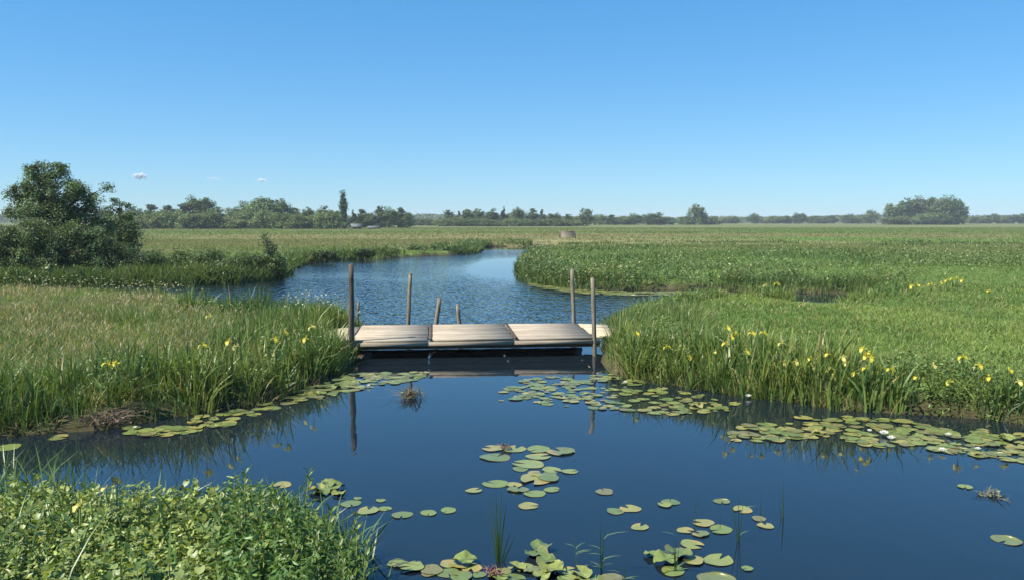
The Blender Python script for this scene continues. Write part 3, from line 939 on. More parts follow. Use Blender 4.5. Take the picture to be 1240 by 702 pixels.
TREE_COLS = {"round": (.100, .150, .055), "tall": (.080, .125, .052), "poplar": (.066, .105, .044), "conifer": (.062, .10, .05), "bush": (.140, .190, .070)}
protos = {}
for kind, n in (("round", 6), ("tall", 6), ("poplar", 1), ("conifer", 2), ("bush", 5)):
    for i in range(n):
        lob = proto(kind, 200 + i + len(kind) * 7)
        size = {"poplar": .04, "bush": .085}.get(kind, .066)
        col = np.array(TREE_COLS[kind]) * (.82 + .08 * i) * np.array((1 + .06 * (i % 3 - 1), 1, 1))
        cm, cl = crown_mesh("crown", lob, 90, 60, size, col, clump_r=.25 if kind != "poplar" else .4, shell=.35)
        zmax = max(v.co.z for v in cm.vertices)
        protos.setdefault(kind, []).append((cm, trunk_mesh("trunk", lob, .08, .022, 6, cl), zmax, max(abs(v.co.x) for v in cm.vertices)))

cnt = {}
def far_tree(kind, px, top, width, d, label, cat="tree", group=None, name=None):
    b = WD(px, d)
    z0 = ground_at(b[0], b[1]) - .05
    i = cnt.get(kind, 0); cnt[kind] = i + 1
    cm, tm, zmax, xm = protos[kind][i % len(protos[kind])]
    hz = (ZAT(top, d) - z0) / zmax
    wx_ = width * (1.3 if kind in ('round', 'tall', 'bush') else 1.1) * d / F / 2 / xm
    nm = name or {"round": "broadleaf_tree", "tall": "slender_tree", "poplar": "poplar_tree", "conifer": "conifer_tree", "bush": "willow_bush"}[kind]
    t = thing(nm, label, cat, (b[0], b[1], z0), 0, group, (wx_, wx_, hz))
    t.rotation_euler.z = (0 if kind == "poplar" else random.uniform(-.5, .5) + (math.pi if random.random() < .5 else 0))
    link("trunk", tm, t); link("crown", cm, t)
    return t

# the wood on the left: back row, then a front row of willow bushes
gr = "trees of the wood left of the poplar"
rows = [("tall", 128, 249, 26), ("round", 163, 249, 32), ("tall", 183, 247, 28), ("tall", 203, 248, 28), ("tall", 222, 246, 26), ("round", 243, 235, 38), ("tall", 263, 250, 26), ("round", 281, 251, 28),
        ("round", 299, 243, 34), ("round", 319, 237, 44), ("round", 337, 240, 32), ("tall", 356, 251, 26), ("round", 374, 250, 26), ("tall", 392, 249, 24), ("round", 406, 253, 22)]
for i, (k, px, tp, w) in enumerate(rows):
    lab = {5: "pale round topped tree rising above the left part of the wood", 9: "broadest high crowned tree in the middle of the left wood"}.get(i, f"tree in the back row of the left wood, {nth(i)} from the left")
    far_tree(k, px, tp, w, 222 + (i % 3) * 5, lab, group=gr)
px = 140
for i in range(14):
    far_tree("bush", px, 256 + random.uniform(-3, 4), random.uniform(28, 38), 203 + random.uniform(-4, 6), f"willow bush along the foot of the left wood, {nth(i)} from the left", "shrub", "willow bushes along the foot of the left wood")
    px += 19.5 + random.uniform(-3, 3)
far_tree("poplar", 416, 229.5, 13, 205, "tall narrow poplar standing out above the left wood")
rows = [("conifer", 428, 254, 16), ("tall", 438, 253, 20), ("round", 449, 257, 22), ("tall", 461, 249, 20), ("round", 472, 250, 24), ("tall", 485, 251, 18), ("round", 492, 256, 18)]
for i, (k, px, tp, w) in enumerate(rows):
    far_tree(k, px, tp, w, 232, f"dark tree in the short row right of the poplar, {nth(i)} from the left", group="dark trees right of the poplar")
rows = [("tall", 543, 254, 18), ("conifer", 556, 255, 12), ("tall", 566, 253, 18), ("round", 580, 252, 22), ("tall", 596, 252, 18), ("conifer", 610, 250, 14), ("round", 628, 250, 26), ("tall", 645, 252, 18),
        ("conifer", 656, 253, 14), ("round", 670, 257, 20), ("tall", 688, 259, 16), ("bush", 700, 262, 26)]
for i, (k, px, tp, w) in enumerate(rows):
    far_tree(k, px, tp, w, 300 + (i % 2) * 8, f"tree of the dark row behind the river mouth, {nth(i)} from the left", group="row of trees behind the river mouth")
for px_, lab in ((503, "left"), (517, "middle"), (530, "right")):
    far_tree("bush", px_, 264, 26, 330, f"low far bush in the gap left of the dark row, {lab} of three", "shrub", "low bushes in the gap of the treeline")
px = 536
for i in range(10):
    far_tree("bush", px, 264 + random.uniform(-2.5, 1.5), random.uniform(22, 30), 292, f"low bush under the dark row behind the river, {nth(i)} from the left", "shrub", "low bushes behind the river mouth")
    px += 17
far_tree("round", 709, 251.5, 18, 298, "light green tree right of the dark row behind the river mouth")
rows = [("bush", 726, 259, 26), ("tall", 741, 260, 18), ("bush", 754, 261, 28), ("round", 768, 258, 22), ("round", 786, 258, 24), ("tall", 797, 257, 18), ("bush", 806, 262, 24)]
for i, (k, px, tp, w) in enumerate(rows):
    far_tree(k, px, tp, w, 380, f"hedge tree between light green tree and lone tree, {nth(i)} from the left", group="hedge trees left of the lone tree")
far_tree("round", 846, 246.5, 26, 385, "lone taller tree on the horizon right of the centre")
far_tree("bush", 832, 261, 26, 388, "low bush at the left foot of the lone tree", "shrub")
far_tree("bush", 862, 260, 26, 390, "low bush at the right foot of the lone tree", "shrub")
rows = [("bush", 885, 261, 26), ("round", 913, 257.5, 18), ("bush", 936, 261, 26), ("tall", 952, 261, 14), ("round", 968, 257, 18), ("bush", 990, 261, 28), ("round", 1008, 260, 18), ("round", 1028, 258.5, 20), ("bush", 1044, 260, 22), ("round", 1055, 253.5, 16)]
for i, (k, px, tp, w) in enumerate(rows):
    far_tree(k, px, tp, w, 520, f"small tree on the horizon left of the big clump, {nth(i)} from the left", group="small horizon trees left of the big clump")
rows = [("round", 1082, 246, 30), ("round", 1098, 239, 38), ("round", 1118, 236.5, 42), ("round", 1136, 238, 36), ("round", 1150, 235.5, 34), ("round", 1159, 243, 22), ("bush", 1090, 259, 40), ("bush", 1128, 257, 50), ("bush", 1155, 259, 30)]
for i, (k, px, tp, w) in enumerate(rows):
    lab = f"tall rounded willow in the big clump at the right, {nth(i)} from the left" if i < 6 else f"low willow bush at the foot of the big clump, {nth(i - 6)} from the left"
    far_tree(k, px, tp, w, 400 + (i % 3) * 4 - (8 if i > 5 else 0), lab, group="willows of the big clump at the right")
rows = [("bush", 1182, 262, 26), ("round", 1199, 258.5, 24), ("bush", 1216, 260, 24), ("round", 1227, 259, 16), ("round", 1240, 258, 22), ("bush", 1262, 260, 30)]
for i, (k, px, tp, w) in enumerate(rows):
    far_tree(k, px, tp, w, 520, f"small tree on the horizon right of the big clump, {nth(i)} from the left", group="small horizon trees right of the big clump")

# far-off woods that read as one mass
mb = MB()
n = 34000
a = rng.uniform(-.80, .80, n)
dd = rng.uniform(640, 780, n)
x = a * dd
top = (3.6 + 4.2 * fbm(x * .012, x * 0 + 3, 171) + 2.5 * (fbm(x * .05, x * 0, 173) - .4))
leaves(mb, np.column_stack((x, dd, .3 + top * rng.random(n) ** .7)), rng.uniform(1.6, 3.0, n), vary((.075, .110, .050), n, .2), aspect=.75, out=np.tile((0, -.5, .2), (n, 1)))
tag(link("distant_woods", mb.mesh("distant_woods", M_LEAF)), "low far-off woods along the whole horizon", "woods", kind="stuff")

# ------------------------------------------------------------------ farm sheds and the gate far off
def shed(label, px, d, wid, wh, rh, dep, rz):
    b = WD(px, d); z0 = ground_at(b[0], b[1])
    t = thing("farm_shed", label, "shed", (b[0], b[1], z0), rz)
    w, dp = wid / 2, dep / 2
    mb = MB()
    v = [(-w, -dp, 0), (w, -dp, 0), (w, dp, 0), (-w, dp, 0), (-w, -dp, wh), (w, -dp, wh), (w, dp, wh), (-w, dp, wh), (-w, 0, wh + rh), (w, 0, wh + rh)]
    mb.add(v, [np.array([[0, 1, 5, 4], [2, 3, 7, 6]]), np.array([[3, 0, 4, 8, 7], [1, 2, 6, 9, 5]])])
    link("wall", mb.mesh("wall", M_WALL), t)
    mb = MB()
    o = .25
    sl_ = rh / dp
    for s in (-1, 1):
        e = s * (dp + o)
        ze = wh - o * sl_
        v = [(-w - o, e, ze + .04), (w + o, e, ze + .04), (w + o, 0, wh + rh + .04), (-w - o, 0, wh + rh + .04)]
        v = v + [(p[0], p[1], p[2] + .12) for p in v]
        f = np.array([[3, 2, 1, 0], [4, 5, 6, 7], [0, 1, 5, 4], [1, 2, 6, 5], [3, 0, 4, 7], [2, 3, 7, 6]])
        mb.add(v, [f if s < 0 else f[:, ::-1]])
    link("roof", mb.mesh("roof", M_ROOF), t)
    mb = MB()
    box(mb, (-.55, -dp - .06, .02), (.55, -dp - .004, min(wh - .15, 2.0)), bev=.01)
    link("door", mb.mesh("door", M_BEAM), t)
    return t
shed("low farm shed with pale sloping roof at the right foot of the poplar", 431, 198, 2.2, .55, .6, 2.2, R(24))
shed("long low shed with pale roof right of the poplar", 453, 199, 2.4, .3, .3, 1.6, R(-4))

b = WD(687, 98); z0 = ground_at(b[0], b[1])
gate = thing("field_gate", "pinkish brown wooden panel beside the river mouth", "gate", (b[0], b[1], z0), R(4))
for i in range(6):
    mb = MB(); box(mb, (-.85, -.02, .06 + i * .13), (.85, .02, .178 + i * .13), bev=.006, jit=.004)
    link("board", mb.mesh("board", wood_mat("pink_board", (.27, .215, .17), (.36, .30, .24)) if i == 0 else bpy.data.materials["pink_board"]), gate)
for x in (-.92, .92):
    mb = MB(); tube(mb, [(x, 0, -.3), (x, 0, .5), (x, 0, .95)], (.07, .065, .06), 8)
    link("gate_post", mb.mesh("gate_post", M_BEAM), gate)

# ------------------------------------------------------------------ small clouds far beyond
m, nt, N, L, out = new_mat("cloud_white")
df = N.new("ShaderNodeBsdfDiffuse"); df.inputs[0].default_value = (.95, .97, 1.0, 1)
tr = N.new("ShaderNodeBsdfTransparent")
lw = N.new("ShaderNodeLayerWeight"); lw.inputs[0].default_value = .35
mr = N.new("ShaderNodeMapRange"); mr.inputs[1].default_value, mr.inputs[2].default_value = .15, .75
mr.inputs[3].default_value, mr.inputs[4].default_value = .84, 1.0
L.new(lw.outputs["Facing"], mr.inputs[0])
mx = N.new("ShaderNodeMixShader")
L.new(mr.outputs[0], mx.inputs[0]); L.new(df.outputs[0], mx.inputs[1]); L.new(tr.outputs[0], mx.inputs[2])
L.new(mx.outputs[0], out.inputs[0])
M_CLOUD = m
import bmesh
def cloud(label, px, py, w, h, n, mat=None, sub=2):
    d = 6000.0
    c = WD(px, d, ZAT(py, d)); s = d / F
    bm = bmesh.new()
    for k in range(n):
        r = bmesh.ops.create_icosphere(bm, subdivisions=sub, radius=1)
        u = (k + .5) / n * 2 - 1
        hh = (1 - u * u) ** .5
        ctr = np.array((u * w * .42 * (n > 1) + random.uniform(-1, 1), random.uniform(-3, 3), random.uniform(-.25, .3) * h * hh)) * s
        rr = np.array((w * .16, w * .15, h * (.18 + .22 * hh))) * s * random.uniform(.8, 1.15)
        for v in r["verts"]:
            v.co = Vector((v.co.x * rr[0] + ctr[0], v.co.y * rr[1] + ctr[1], v.co.z * rr[2] + ctr[2]))
    me = bpy.data.meshes.new("cloud"); bm.to_mesh(me); bm.free()
    me.materials.append(mat or M_CLOUD); me.shade_smooth()
    tag(link("cloud", me, None, tuple(c)), label, "cloud", "small clouds low over the horizon")
cloud("brightest small white cloud above the left wood", 170, 214, 18, 8, 26)
cloud("faintest flat cloud wisp between the two brighter ones", 259, 216.5, 18, 3, 8)
cloud("small flat white cloud, rightmost of the three", 317, 218.5, 13, 5, 16)

# ------------------------------------------------------------------ water lilies
PADC = [(.145, .185, .050), (.185, .215, .060), (.115, .155, .048), (.225, .215, .065), (.15, .145, .058), (.13, .15, .055)]
def pad_mesh(i, raised=False):
    mb = MB()
    n = 22
    gap = R((5, 11, 8, 17)[i % 4])
    th = np.linspace(gap, 2 * np.pi - gap, n)
    r2 = 1 + .07 * np.sin(th * 2 + 2.1 * i) + .04 * np.sin(th * 3 + i) + .03 * np.sin(th * 5 + 2 * i)
    rings = []
    for f, z in ((.45, .0), (.9, .012), (1.0, .03 if i % 2 else .012)):
        zz = z * .5 + (.016 * np.sin(th * 2 + i) * f * f if not raised else .34 * f * f * np.sin(th - .4 * i) ** 2 + .16 * f * np.cos(th * 3 + i) + .08 * f * np.cos(th * 7 + i) + .22)
        rings.append(np.stack((np.cos(th) * f * r2, np.sin(th) * f * r2, np.broadcast_to(zz, th.shape)), 1))
    ctr = np.array([[.12, 0, .3 if raised else -.006]])
    v = np.concatenate([ctr] + rings)
    f1 = np.array([[0, 1 + k, 2 + k] for k in range(n - 1)])
    f2 = np.array([[1 + r * n + k, 1 + (r + 1) * n + k, 2 + (r + 1) * n + k, 2 + r * n + k] for r in range(2) for k in range(n - 1)])
    c = np.array(PADC[i % len(PADC)])
    col = np.tile(c, (len(v), 1)) * np.exp(rng.normal(0, .07, (len(v), 1)))
    col[1 + 2 * n:] *= np.array((1.12, .98, .85))
    if i % 4 == 3:
        col[1 + n:1 + n + n // 3] = (.30, .22, .07)
    if i % 5 == 2:
        col[1 + 2 * n + n // 2:] = (.22, .12, .06)
    if i % 6 == 5:
        v[1 + 2 * n + 8:1 + 2 * n + 13] *= .86; v[1 + 2 * n + 8:1 + 2 * n + 13, 2] += .10
    mb.add(v, [f1, f2], col)
    return mb.mesh("lily_pad", M_PAD, True)
PADS = [pad_mesh(i) for i in range(16)]
RAISED = [pad_mesh(i, True) for i in range(4)]
placed = []
def pad(px, py, w, label, group, raised=False, mesh=None):
    c = W(px, py, .008)
    d = math.hypot(c[0], c[1])
    r = w / 2 * d / F
    k = 0
    while any((c[0] - q[0]) ** 2 + (c[1] - q[1]) ** 2 < (.72 * (r + q[2])) ** 2 and abs(q[3] - k * .006) < .005 for q in placed) and k < 4:
        k += 1
    placed.append((c[0], c[1], r, k * .006))
    me = mesh or (random.choice(RAISED) if raised else random.choice(PADS))
    o = link("lily_pad", me, None, (c[0], c[1], .006 + k * .006), (random.uniform(-.03, .03), random.uniform(-.03, .03), random.uniform(0, 6.28)), (r, r, r * (.9 if raised else 1)))
    return tag(o, label, "lily pad", group)

grp = "lily pads in the middle of the pond"
MIDP = [(598, 542, 28), (624, 543, 28), (652, 543, 30), (680, 546, 36), (600, 553, 36), (652, 552, 30), (640, 561, 38), (630, 567, 20), (656, 573.5, 34), (648, 580, 40), (690, 570, 20), (668, 568, 24),
        (600, 585, 30), (574, 593, 20), (627, 592, 26), (648, 597, 26), (668, 592, 20), (640, 611.5, 25), (622, 586, 20), (664, 579, 26)]
MIDW = ["leftmost of the top row", "second of the top row beside the withered tuft", "third of the top row right of the withered tuft", "", "", "below the withered tuft in the second row", "middle of the third row", "left end of the third row",
        "middle of the fourth row", "broadest overlapping pad below the fourth row", "small one at the right end of the fourth row", "second from the right in the fourth row", "right end of the fifth row", "", "", "left of centre in the lowest row",
        "right of centre in the lowest row", "", "small one above the lowest row at the left", "tucked under the fifth row at the right"]
MIDW[14] = "second from the left in the lowest row"; MIDW[12] = "above the lowest row, left of centre"; MIDW[16] = "right end of the lowest row"
for i, (x, y, w) in enumerate(MIDP):
    lab = {17: "single oval pad lying below the mid-pond cluster", 4: "large pale pad at the left of the top rows of the mid-pond cluster", 3: "pointed pale pad at the right end of the top row, mid-pond",
           13: "brownish pad at the left tip of the mid-pond cluster"}.get(i, "lily pad in the mid-pond cluster, " + MIDW[i])
    pad(x, y, w, lab, grp)
LONE = [(425, 609, 24, "pad just right of the leafy shoots, nearest the near bank"), (446, 617, 27, "broad pad left of the lone thin pads off the near bank"), (466, 615, 16, "small folded pad touching the broad pad off the near bank"),
        (487, 622.5, 25, "oval pad at the tip of the long slanting reed leaf"), (519, 620, 20, "left pad of the lone pair on open water left of the cluster"), (543, 617, 20, "right pad of the lone pair on open water left of the cluster"),
        (433, 602.5, 10, "tiny pad above the near bank shoots"), (461, 605, 12, "tiny pale pad on open water above the broad pad"), (732, 594.5, 23, "single oval pad right of the mid-pond cluster"),
        (745, 618, 22, "left pad of the touching pair right of the reed tuft"), (763, 615, 25, "right pad of the touching pair right of the reed tuft"), (812, 607, 22, "upper pad of the reddish pair in the open pond"),
        (805, 610.5, 17, "lower small pad of the reddish pair in the open pond"), (874, 606, 19, "small pad left of the upright stalk cluster"), (899, 616, 24, "pad around the foot of a forked reed stalk"),
        (919, 627, 17, "upper pad of the pair at the single thin stalk"), (927, 635.5, 19, "lower pad of the pair at the single thin stalk"), (1169, 588.5, 16, "pad beside floating debris at the far right of the pond"),
        (1219, 653, 28, "lone pad near the right edge of the picture"), (342, 586, 22, "pale pad left of the raised leaves behind the near shoots"), (905, 687, 15, "small dull pad at the bottom right of the stalk cluster")]
for x, y, w, lab in LONE:
    pad(x, y, w, lab, "lone lily pads on the open pond")
made = []
for x, y, w, r in [(852, 632, 26, 0), (873, 640, 28, 0), (849, 645.5, 22, 0), (838, 658, 28, 0), (870, 677, 36, 0), (775, 637, 22, 0), (830, 641, 20, 0), (822, 672, 34, 1), (806, 680, 30, 1), (868, 700, 44, 0), (840, 678, 26, 0), (815, 690, 30, 0), (790, 672, 20, 1)]:
    made.append((x, pad(x, y, w, "x", "lily pads among the reed stalks in the near pond", bool(r))))
relabel(made, [(1e4, "among the reed stalks")], "lily pad", "right of the pond centre")
made = []
for x, y, w in [(393, 590, 24), (407, 591, 22), (384, 594, 20), (399, 586, 20), (390, 597, 20), (410, 598, 16)]:
    made.append((x, pad(x, y, w, "x", "raised lily leaves behind the near shoots", True)))
relabel(made, [(1e4, "behind the shoots")], "raised yellow lily leaf", "of the near bank")
made = []
for i in range(34):
    t = i / 33
    x = 482 + t * 262 + random.uniform(-8, 8)
    y = 699 - random.uniform(0, 24) * (1 - .5 * t) + 6 * t
    made.append((x, pad(x, y, random.uniform(15, 31), "x", "crowded lily pads at the near edge", random.random() < .16)))
relabel(made, [(560, "left of the reed tuft"), (650, "below the reed tuft"), (1e4, "right of the reed tuft")], "crowded lily pad", "at the bottom edge")
for x, y, wd_ in ((650, 672, "second from the top"), (662, 682, "third from the top"), (672, 692, "lowest"), (655, 664, "topmost")):
    pad(x, y, 28, f"upright yellow lily leaf right of the reed tuft, {wd_}", "upright lily leaves right of the reed tuft", True)

def in_px(poly, n, tries=20000):
    poly = np.array(poly, float); lo, hi = poly.min(0), poly.max(0)
    p = rng.uniform(lo, hi, (tries, 2)); p = p[inside(p, poly)]
    return p[:n]
stuff_pads = MB()
def pad_field(poly, n_thing, n_stuff, wr, label, group):
    c = in_px(poly, n_thing + n_stuff)
    made = []
    for i, (x, y) in enumerate(c):
        w = random.uniform(*wr)
        if i < n_thing:
            made.append((x, pad(x, y, w, label, group, random.random() < .02)))
        else:
            q0 = W(x, y, .004); r = w / 2 * np.hypot(q0[0], q0[1]) / F
            me = random.choice(PADS)
            v = np.empty(len(me.vertices) * 3); me.vertices.foreach_get("co", v); v = v.reshape(-1, 3)
            cc = np.empty(len(v) * 4); me.attributes["Col"].data.foreach_get("color", cc); cc = cc.reshape(-1, 4)[:, :3]
            an = random.uniform(0, 6.28)
            v = np.stack((v[:, 0] * math.cos(an) - v[:, 1] * math.sin(an), v[:, 0] * math.sin(an) + v[:, 1] * math.cos(an), v[:, 2] * .8), 1) * r + q0
            v[:, 2] += random.uniform(0, .01)
            stuff_pads.add(v, [np.array([list(p.vertices)]) for p in me.polygons], cc)
    return made
made = pad_field([(864, 529), (905, 515), (960, 506), (1040, 504), (1100, 510), (1240, 527), (1250, 560), (1140, 546), (1060, 541), (1005, 527), (940, 534), (872, 537)], 110, 120, (9, 20),
          "lily pad", "lily pads in the mat below the right bank")
relabel(made, [(905, "in the left tip"), (950, "in the left part"), (1000, "left of the middle"), (1045, "in the middle"), (1095, "around the two big blooms"), (1140, "right of the big blooms"), (1190, "by the edge bloom"), (1e4, "at the right end")], "lily pad", "of the right mat")
made = pad_field([(600, 478), (640, 458), (740, 452), (850, 478), (900, 488), (880, 498), (800, 502), (700, 492), (640, 488), (600, 486)], 62, 170, (6, 17), "lily pad", "lily pads in front of the footbridge")
relabel(made, [(660, "at the left end"), (715, "left of the middle"), (760, "right of the middle"), (810, "in the right part"), (1e4, "at the right tip")], "lily pad", "of the mat facing the bridge")
made = pad_field([(140, 520), (200, 513), (280, 496), (330, 484), (336, 490), (300, 510), (240, 524), (170, 530)], 34, 20, (10, 21), "lily pad", "lily pads along the left bank")
relabel(made, [(210, "nearest the dry root clump"), (270, "in the middle"), (1e4, "at the right end")], "lily pad", "along the left bank")
made = pad_field([(330, 482), (390, 464), (430, 452), (520, 450), (500, 462), (440, 470), (400, 480), (345, 490)], 24, 130, (7, 17), "lily pad", "lily pads near the left foot of the bridge")
relabel(made, [(430, "left of the tall post"), (1e4, "right of the tall post")], "lily pad by the bridge's left foot,", "")
pad_field([(640, 341), (700, 350.5), (760, 353.5), (880, 352), (880, 357), (760, 358), (690, 354), (645, 347)], 0, 260, (7, 16), "", "")
tag(link("small_lily_pads", stuff_pads.mesh("small_lily_pads", M_PAD, True)), "small lily pads filling the gaps of the floating mats", "lily pads", kind="stuff")
pad(8, 541, 26, "single pad at the left edge below the bank", "lone lily pads on the open pond")
pad(70, 529, 22, "single pad close under the left bank grass", "lone lily pads on the open pond")

def lily_flower(px, py, w, label):
    c = W(px, py, .05); r = w / 2 * np.hypot(c[0], c[1]) / F
    t = thing("water_lily", label, "flower", (c[0], c[1], .02), random.uniform(0, 6), "white water lilies in bloom", r)
    for ring, (n, tilt, ln) in enumerate(((8, .35, 1.0), (7, .75, .85), (5, 1.1, .65))):
        for k in range(n):
            a = 2 * math.pi * (k + ring * .5) / n
            mb = MB()
            v = np.array([(0, 0, 0), (.45, .2, .0), (.45, -.2, 0), (.8, .16, .08), (.8, -.16, .08), (1, 0, .16)]) * ln
            v = np.stack((v[:, 0] * math.cos(tilt) - v[:, 2] * math.sin(tilt), v[:, 1], v[:, 0] * math.sin(tilt) + v[:, 2] * math.cos(tilt)), 1)
            mb.add(v, [np.array([[0, 2, 1]]), np.array([[1, 2, 4, 3]]), np.array([[3, 4, 5]])], (.82, .82, .78))
            link("petal", mb.mesh("petal", M_PETAL), t, (0, 0, .1), (0, 0, a))
    mb = MB(); tube(mb, [(0, 0, .1), (0, 0, .3), (0, 0, .45)], (.2, .22, .1), 8, (.75, .55, .06))
    link("stamens", mb.mesh("stamens", M_PETAL), t)
for x, y, w, lab in ((1070, 523, 13, "biggest white water lily on the right mat"), (1079, 528.5, 11, "white water lily touching the biggest one"), (1141, 543, 11, "white water lily at the water edge of the right mat"),
                     (1053, 519, 7, "small white lily bud left of the big water lilies"), (1148, 524, 8, "cream water lily close under the right bank"), (906, 478, 9, "white water lily at the foot of the brown clump"),
                     (757, 461, 7, "small white lily near the right bridge post"), (1184, 541, 8, "cream bloom at the right end of the mat"), (446, 465, 6, "tiny white lily left of the brown floating clump"), (163, 515, 6, "tiny lily by the dry root clump of the left bank")):
    lily_flower(x, y, w, lab)

# ------------------------------------------------------------------ yellow irises
def iris_flower_mesh(i):
    mb = MB()
    yel = np.array((.62, .54, .055)) if i != 1 else np.array((.60, .56, .16))
    for k in range(3):
        a = 2 * math.pi * k / 3 + i
        v = np.array([(0, 0, .01), (.022, .014, .03), (.022, -.014, .03), (.048, .024, .024), (.048, -.024, .024), (.064, .012, -.012), (.064, -.012, -.012)])
        v = np.stack((v[:, 0] * math.cos(a) - v[:, 1] * math.sin(a), v[:, 0] * math.sin(a) + v[:, 1] * math.cos(a), v[:, 2]), 1)
        mb.add(v, [np.array([[0, 2, 1]]), np.array([[1, 2, 4, 3], [3, 4, 6, 5]])], yel * rng.uniform(.85, 1.05))
        a += 1.05
        v = np.array([(0, 0, .01), (.012, .010, .04), (.012, -.010, .04), (.016, 0, .075)])
        v = np.stack((v[:, 0] * math.cos(a) - v[:, 1] * math.sin(a), v[:, 0] * math.sin(a) + v[:, 1] * math.cos(a), v[:, 2]), 1)
        mb.add(v, [np.array([[0, 2, 1]]), np.array([[1, 2, 3]])], yel)
    return mb.mesh("blossom", M_PETAL)
BLOOM = [iris_flower_mesh(i) for i in range(3)]
def iris_leaf_mesh(i):
    mb = MB()
    blades(mb, np.array([[0, 0, 0]]), 1.0, .032, .12 + .1 * i, vary(IRIS[i], 1), yaw=np.array([0.0]), face=np.array([1.2]), seg=4)
    return mb.mesh("leaf", M_SWORD)
ILEAF = [iris_leaf_mesh(i) for i in range(4)]
mb = MB(); tube(mb, [(0, 0, 0), (.01, 0, .5), (0, .005, 1)], (.005, .0045, .004), 5, (.08, .15, .04)); ISTEM = mb.mesh("stem", M_SWORD)
def iris(px, py, label, group, s=1.02, ztry=None, wilt=False):
    for z in ([ztry] if ztry else np.arange(1.0, .3, -.04)):
        c = W(px, py, z)
        sd = land_sd(c[None, :2])[0]
        if sd > .1 or ztry: break
    z0 = ground_at(c[0], c[1]); h = max(c[2] - z0 - .03, .2)
    t = thing("yellow_iris", label, "flower", (c[0], c[1], z0), random.uniform(0, 6), group)
    link("stem", ISTEM, t, (0, 0, 0), (0, 0, 0), (1, 1, h))
    link("blossom", random.choice(BLOOM), t, (0, 0, h - .01), (random.uniform(-.3, .3), random.uniform(-.3, .3), 0), (s,) * 3)
    for k in range(3):
        l = h * random.uniform(.7, 1.0)
        link("leaf", random.choice(ILEAF), t, (random.uniform(-.03, .03), random.uniform(-.03, .03), 0), (0, 0, random.uniform(0, 6.28)), (1, 1, l))
RIGHT_IRIS = [(861, 440), (868, 424), (879, 414), (882, 395), (886, 406), (890, 402), (911, 401), (925, 401), (947, 414), (949, 437), (965, 436), (981, 432), (983, 442), (1003, 427), (1006, 444), (1011, 457), (1022, 431), (1025, 437), (1045, 420),
              (1049, 429), (1052, 426), (1055, 431), (1048, 444), (1066, 444), (1079, 445), (1083, 451), (1166, 430), (1197, 455), (1222, 446), (808, 418), (835, 430), (905, 424), (936, 440), (975, 455), (1035, 450), (1110, 455), (1130, 440), (1150, 460), (1186, 440), (1235, 460), (772, 402)]
RIGHT_IRIS.sort()
for i, (x, y) in enumerate(RIGHT_IRIS):
    iris(x, y, f"yellow iris in bloom on the right bank, {nth(i)} from the left", "yellow irises on the right bank")
for i, (x, y) in enumerate([(927, 345), (941, 343), (1104, 346), (1112, 345), (1127, 344), (1139, 342), (1147, 339), (1153, 337), (1158, 337), (1165, 339), (1198, 352)]):
    iris(x, y, f"yellow iris by the ditch behind the pasture, {nth(i)} from the left", "yellow irises by the ditch", 1.5, .6)
for i, (x, y) in enumerate([(130, 439), (140, 438), (246, 416), (254, 381), (277, 412), (286, 418), (333, 409), (345, 401), (370, 409), (378, 394)]):
    iris(x, y, f"yellow bloom in the grass of the left bank, {nth(i)} from the left", "yellow blooms on the left bank", 1.1)
iris(97, 607, "yellow iris with reddish centre among the shoots of the near bank", None, .85, .66)
iris(127, 586, "pale yellow bloom on a thin stem at the near bank", None, .55, .72)

# ------------------------------------------------------------------ meadow flower specks (far too many to count)
def specks(name, label, pts, size, col, mat=M_PETAL):
    mb = MB()
    leaves(mb, pts, size, vary(col, len(pts), .15, .04), up=1.2, aspect=.9)
    tag(link(name, mb.mesh(name, mat)), label, "flowers", kind="stuff")
def speck_pts(poly, xr, yr, n, smin, smax, zr):
    p, sd = scatter(n, poly, xr, yr, smin, smax)
    return np.column_stack((p, height(p, sd) + rng.uniform(*zr, len(p))))
specks("cow_parsley_heads", "cream flower heads along the back edge of the left bank", speck_pts(on_island, (-18, -5), (21, 27.5), 1500, .0, 2.2, (.42, .62)), .055, (.38, .38, .20))
specks("cow_parsley_heads", "white flower heads left of the footbridge", speck_pts(on_island, (-4.6, -2.6), (16, 19), 300, -.05, 1.6, (.50, .78)), .042, (.42, .44, .30))
specks("meadow_flowers", "scattered pale flowers in the right field", speck_pts(mid_right, (0, 40), (29, 70), 1300, .2, 1e9, (.25, .5)), .085, (.36, .38, .17))
specks("meadow_flowers", "pale flowers along the river point", speck_pts(mid_right, (0, 6), (29, 60), 320, .0, 1.6, (.4, .7)), .09, (.36, .36, .19))

# ------------------------------------------------------------------ dry clumps and debris
def dry_clump(px, py, r, h, n, label, cols, name="dry_clump", z=0.0):
    """matted dead stems lying over one another, with a few crumpled leaves"""
    c = W(px, py, .03)
    t = MB()
    p = np.column_stack((rng.normal(0, r * .55, (n, 2)), np.zeros(n)))
    p[:, 2] = h * .5 * np.exp(-(p[:, 0] ** 2 + p[:, 1] ** 2) / (r * r)) * rng.random(n)
    i = rng.integers(0, len(cols), n)
    blades(t, p, rng.uniform(.5, 1.6, n) * h, rng.uniform(.006, .014, n), rng.uniform(.6, 2.6, n), np.array(cols)[i] * np.exp(rng.normal(0, .3, (n, 1))), seg=3, power=1.4)
    m = n // 2
    q = np.column_stack((rng.normal(0, r * .5, (m, 2)), rng.uniform(.0, h * .7, m)))
    leaves(t, q, rng.uniform(.03, .07, m), np.array(cols)[rng.integers(0, len(cols), m)] * np.exp(rng.normal(0, .3, (m, 1))), up=.5, aspect=.4)
    return tag(link(name, t.mesh(name, M_DRY), None, (c[0], c[1], z)), label, "plant debris")
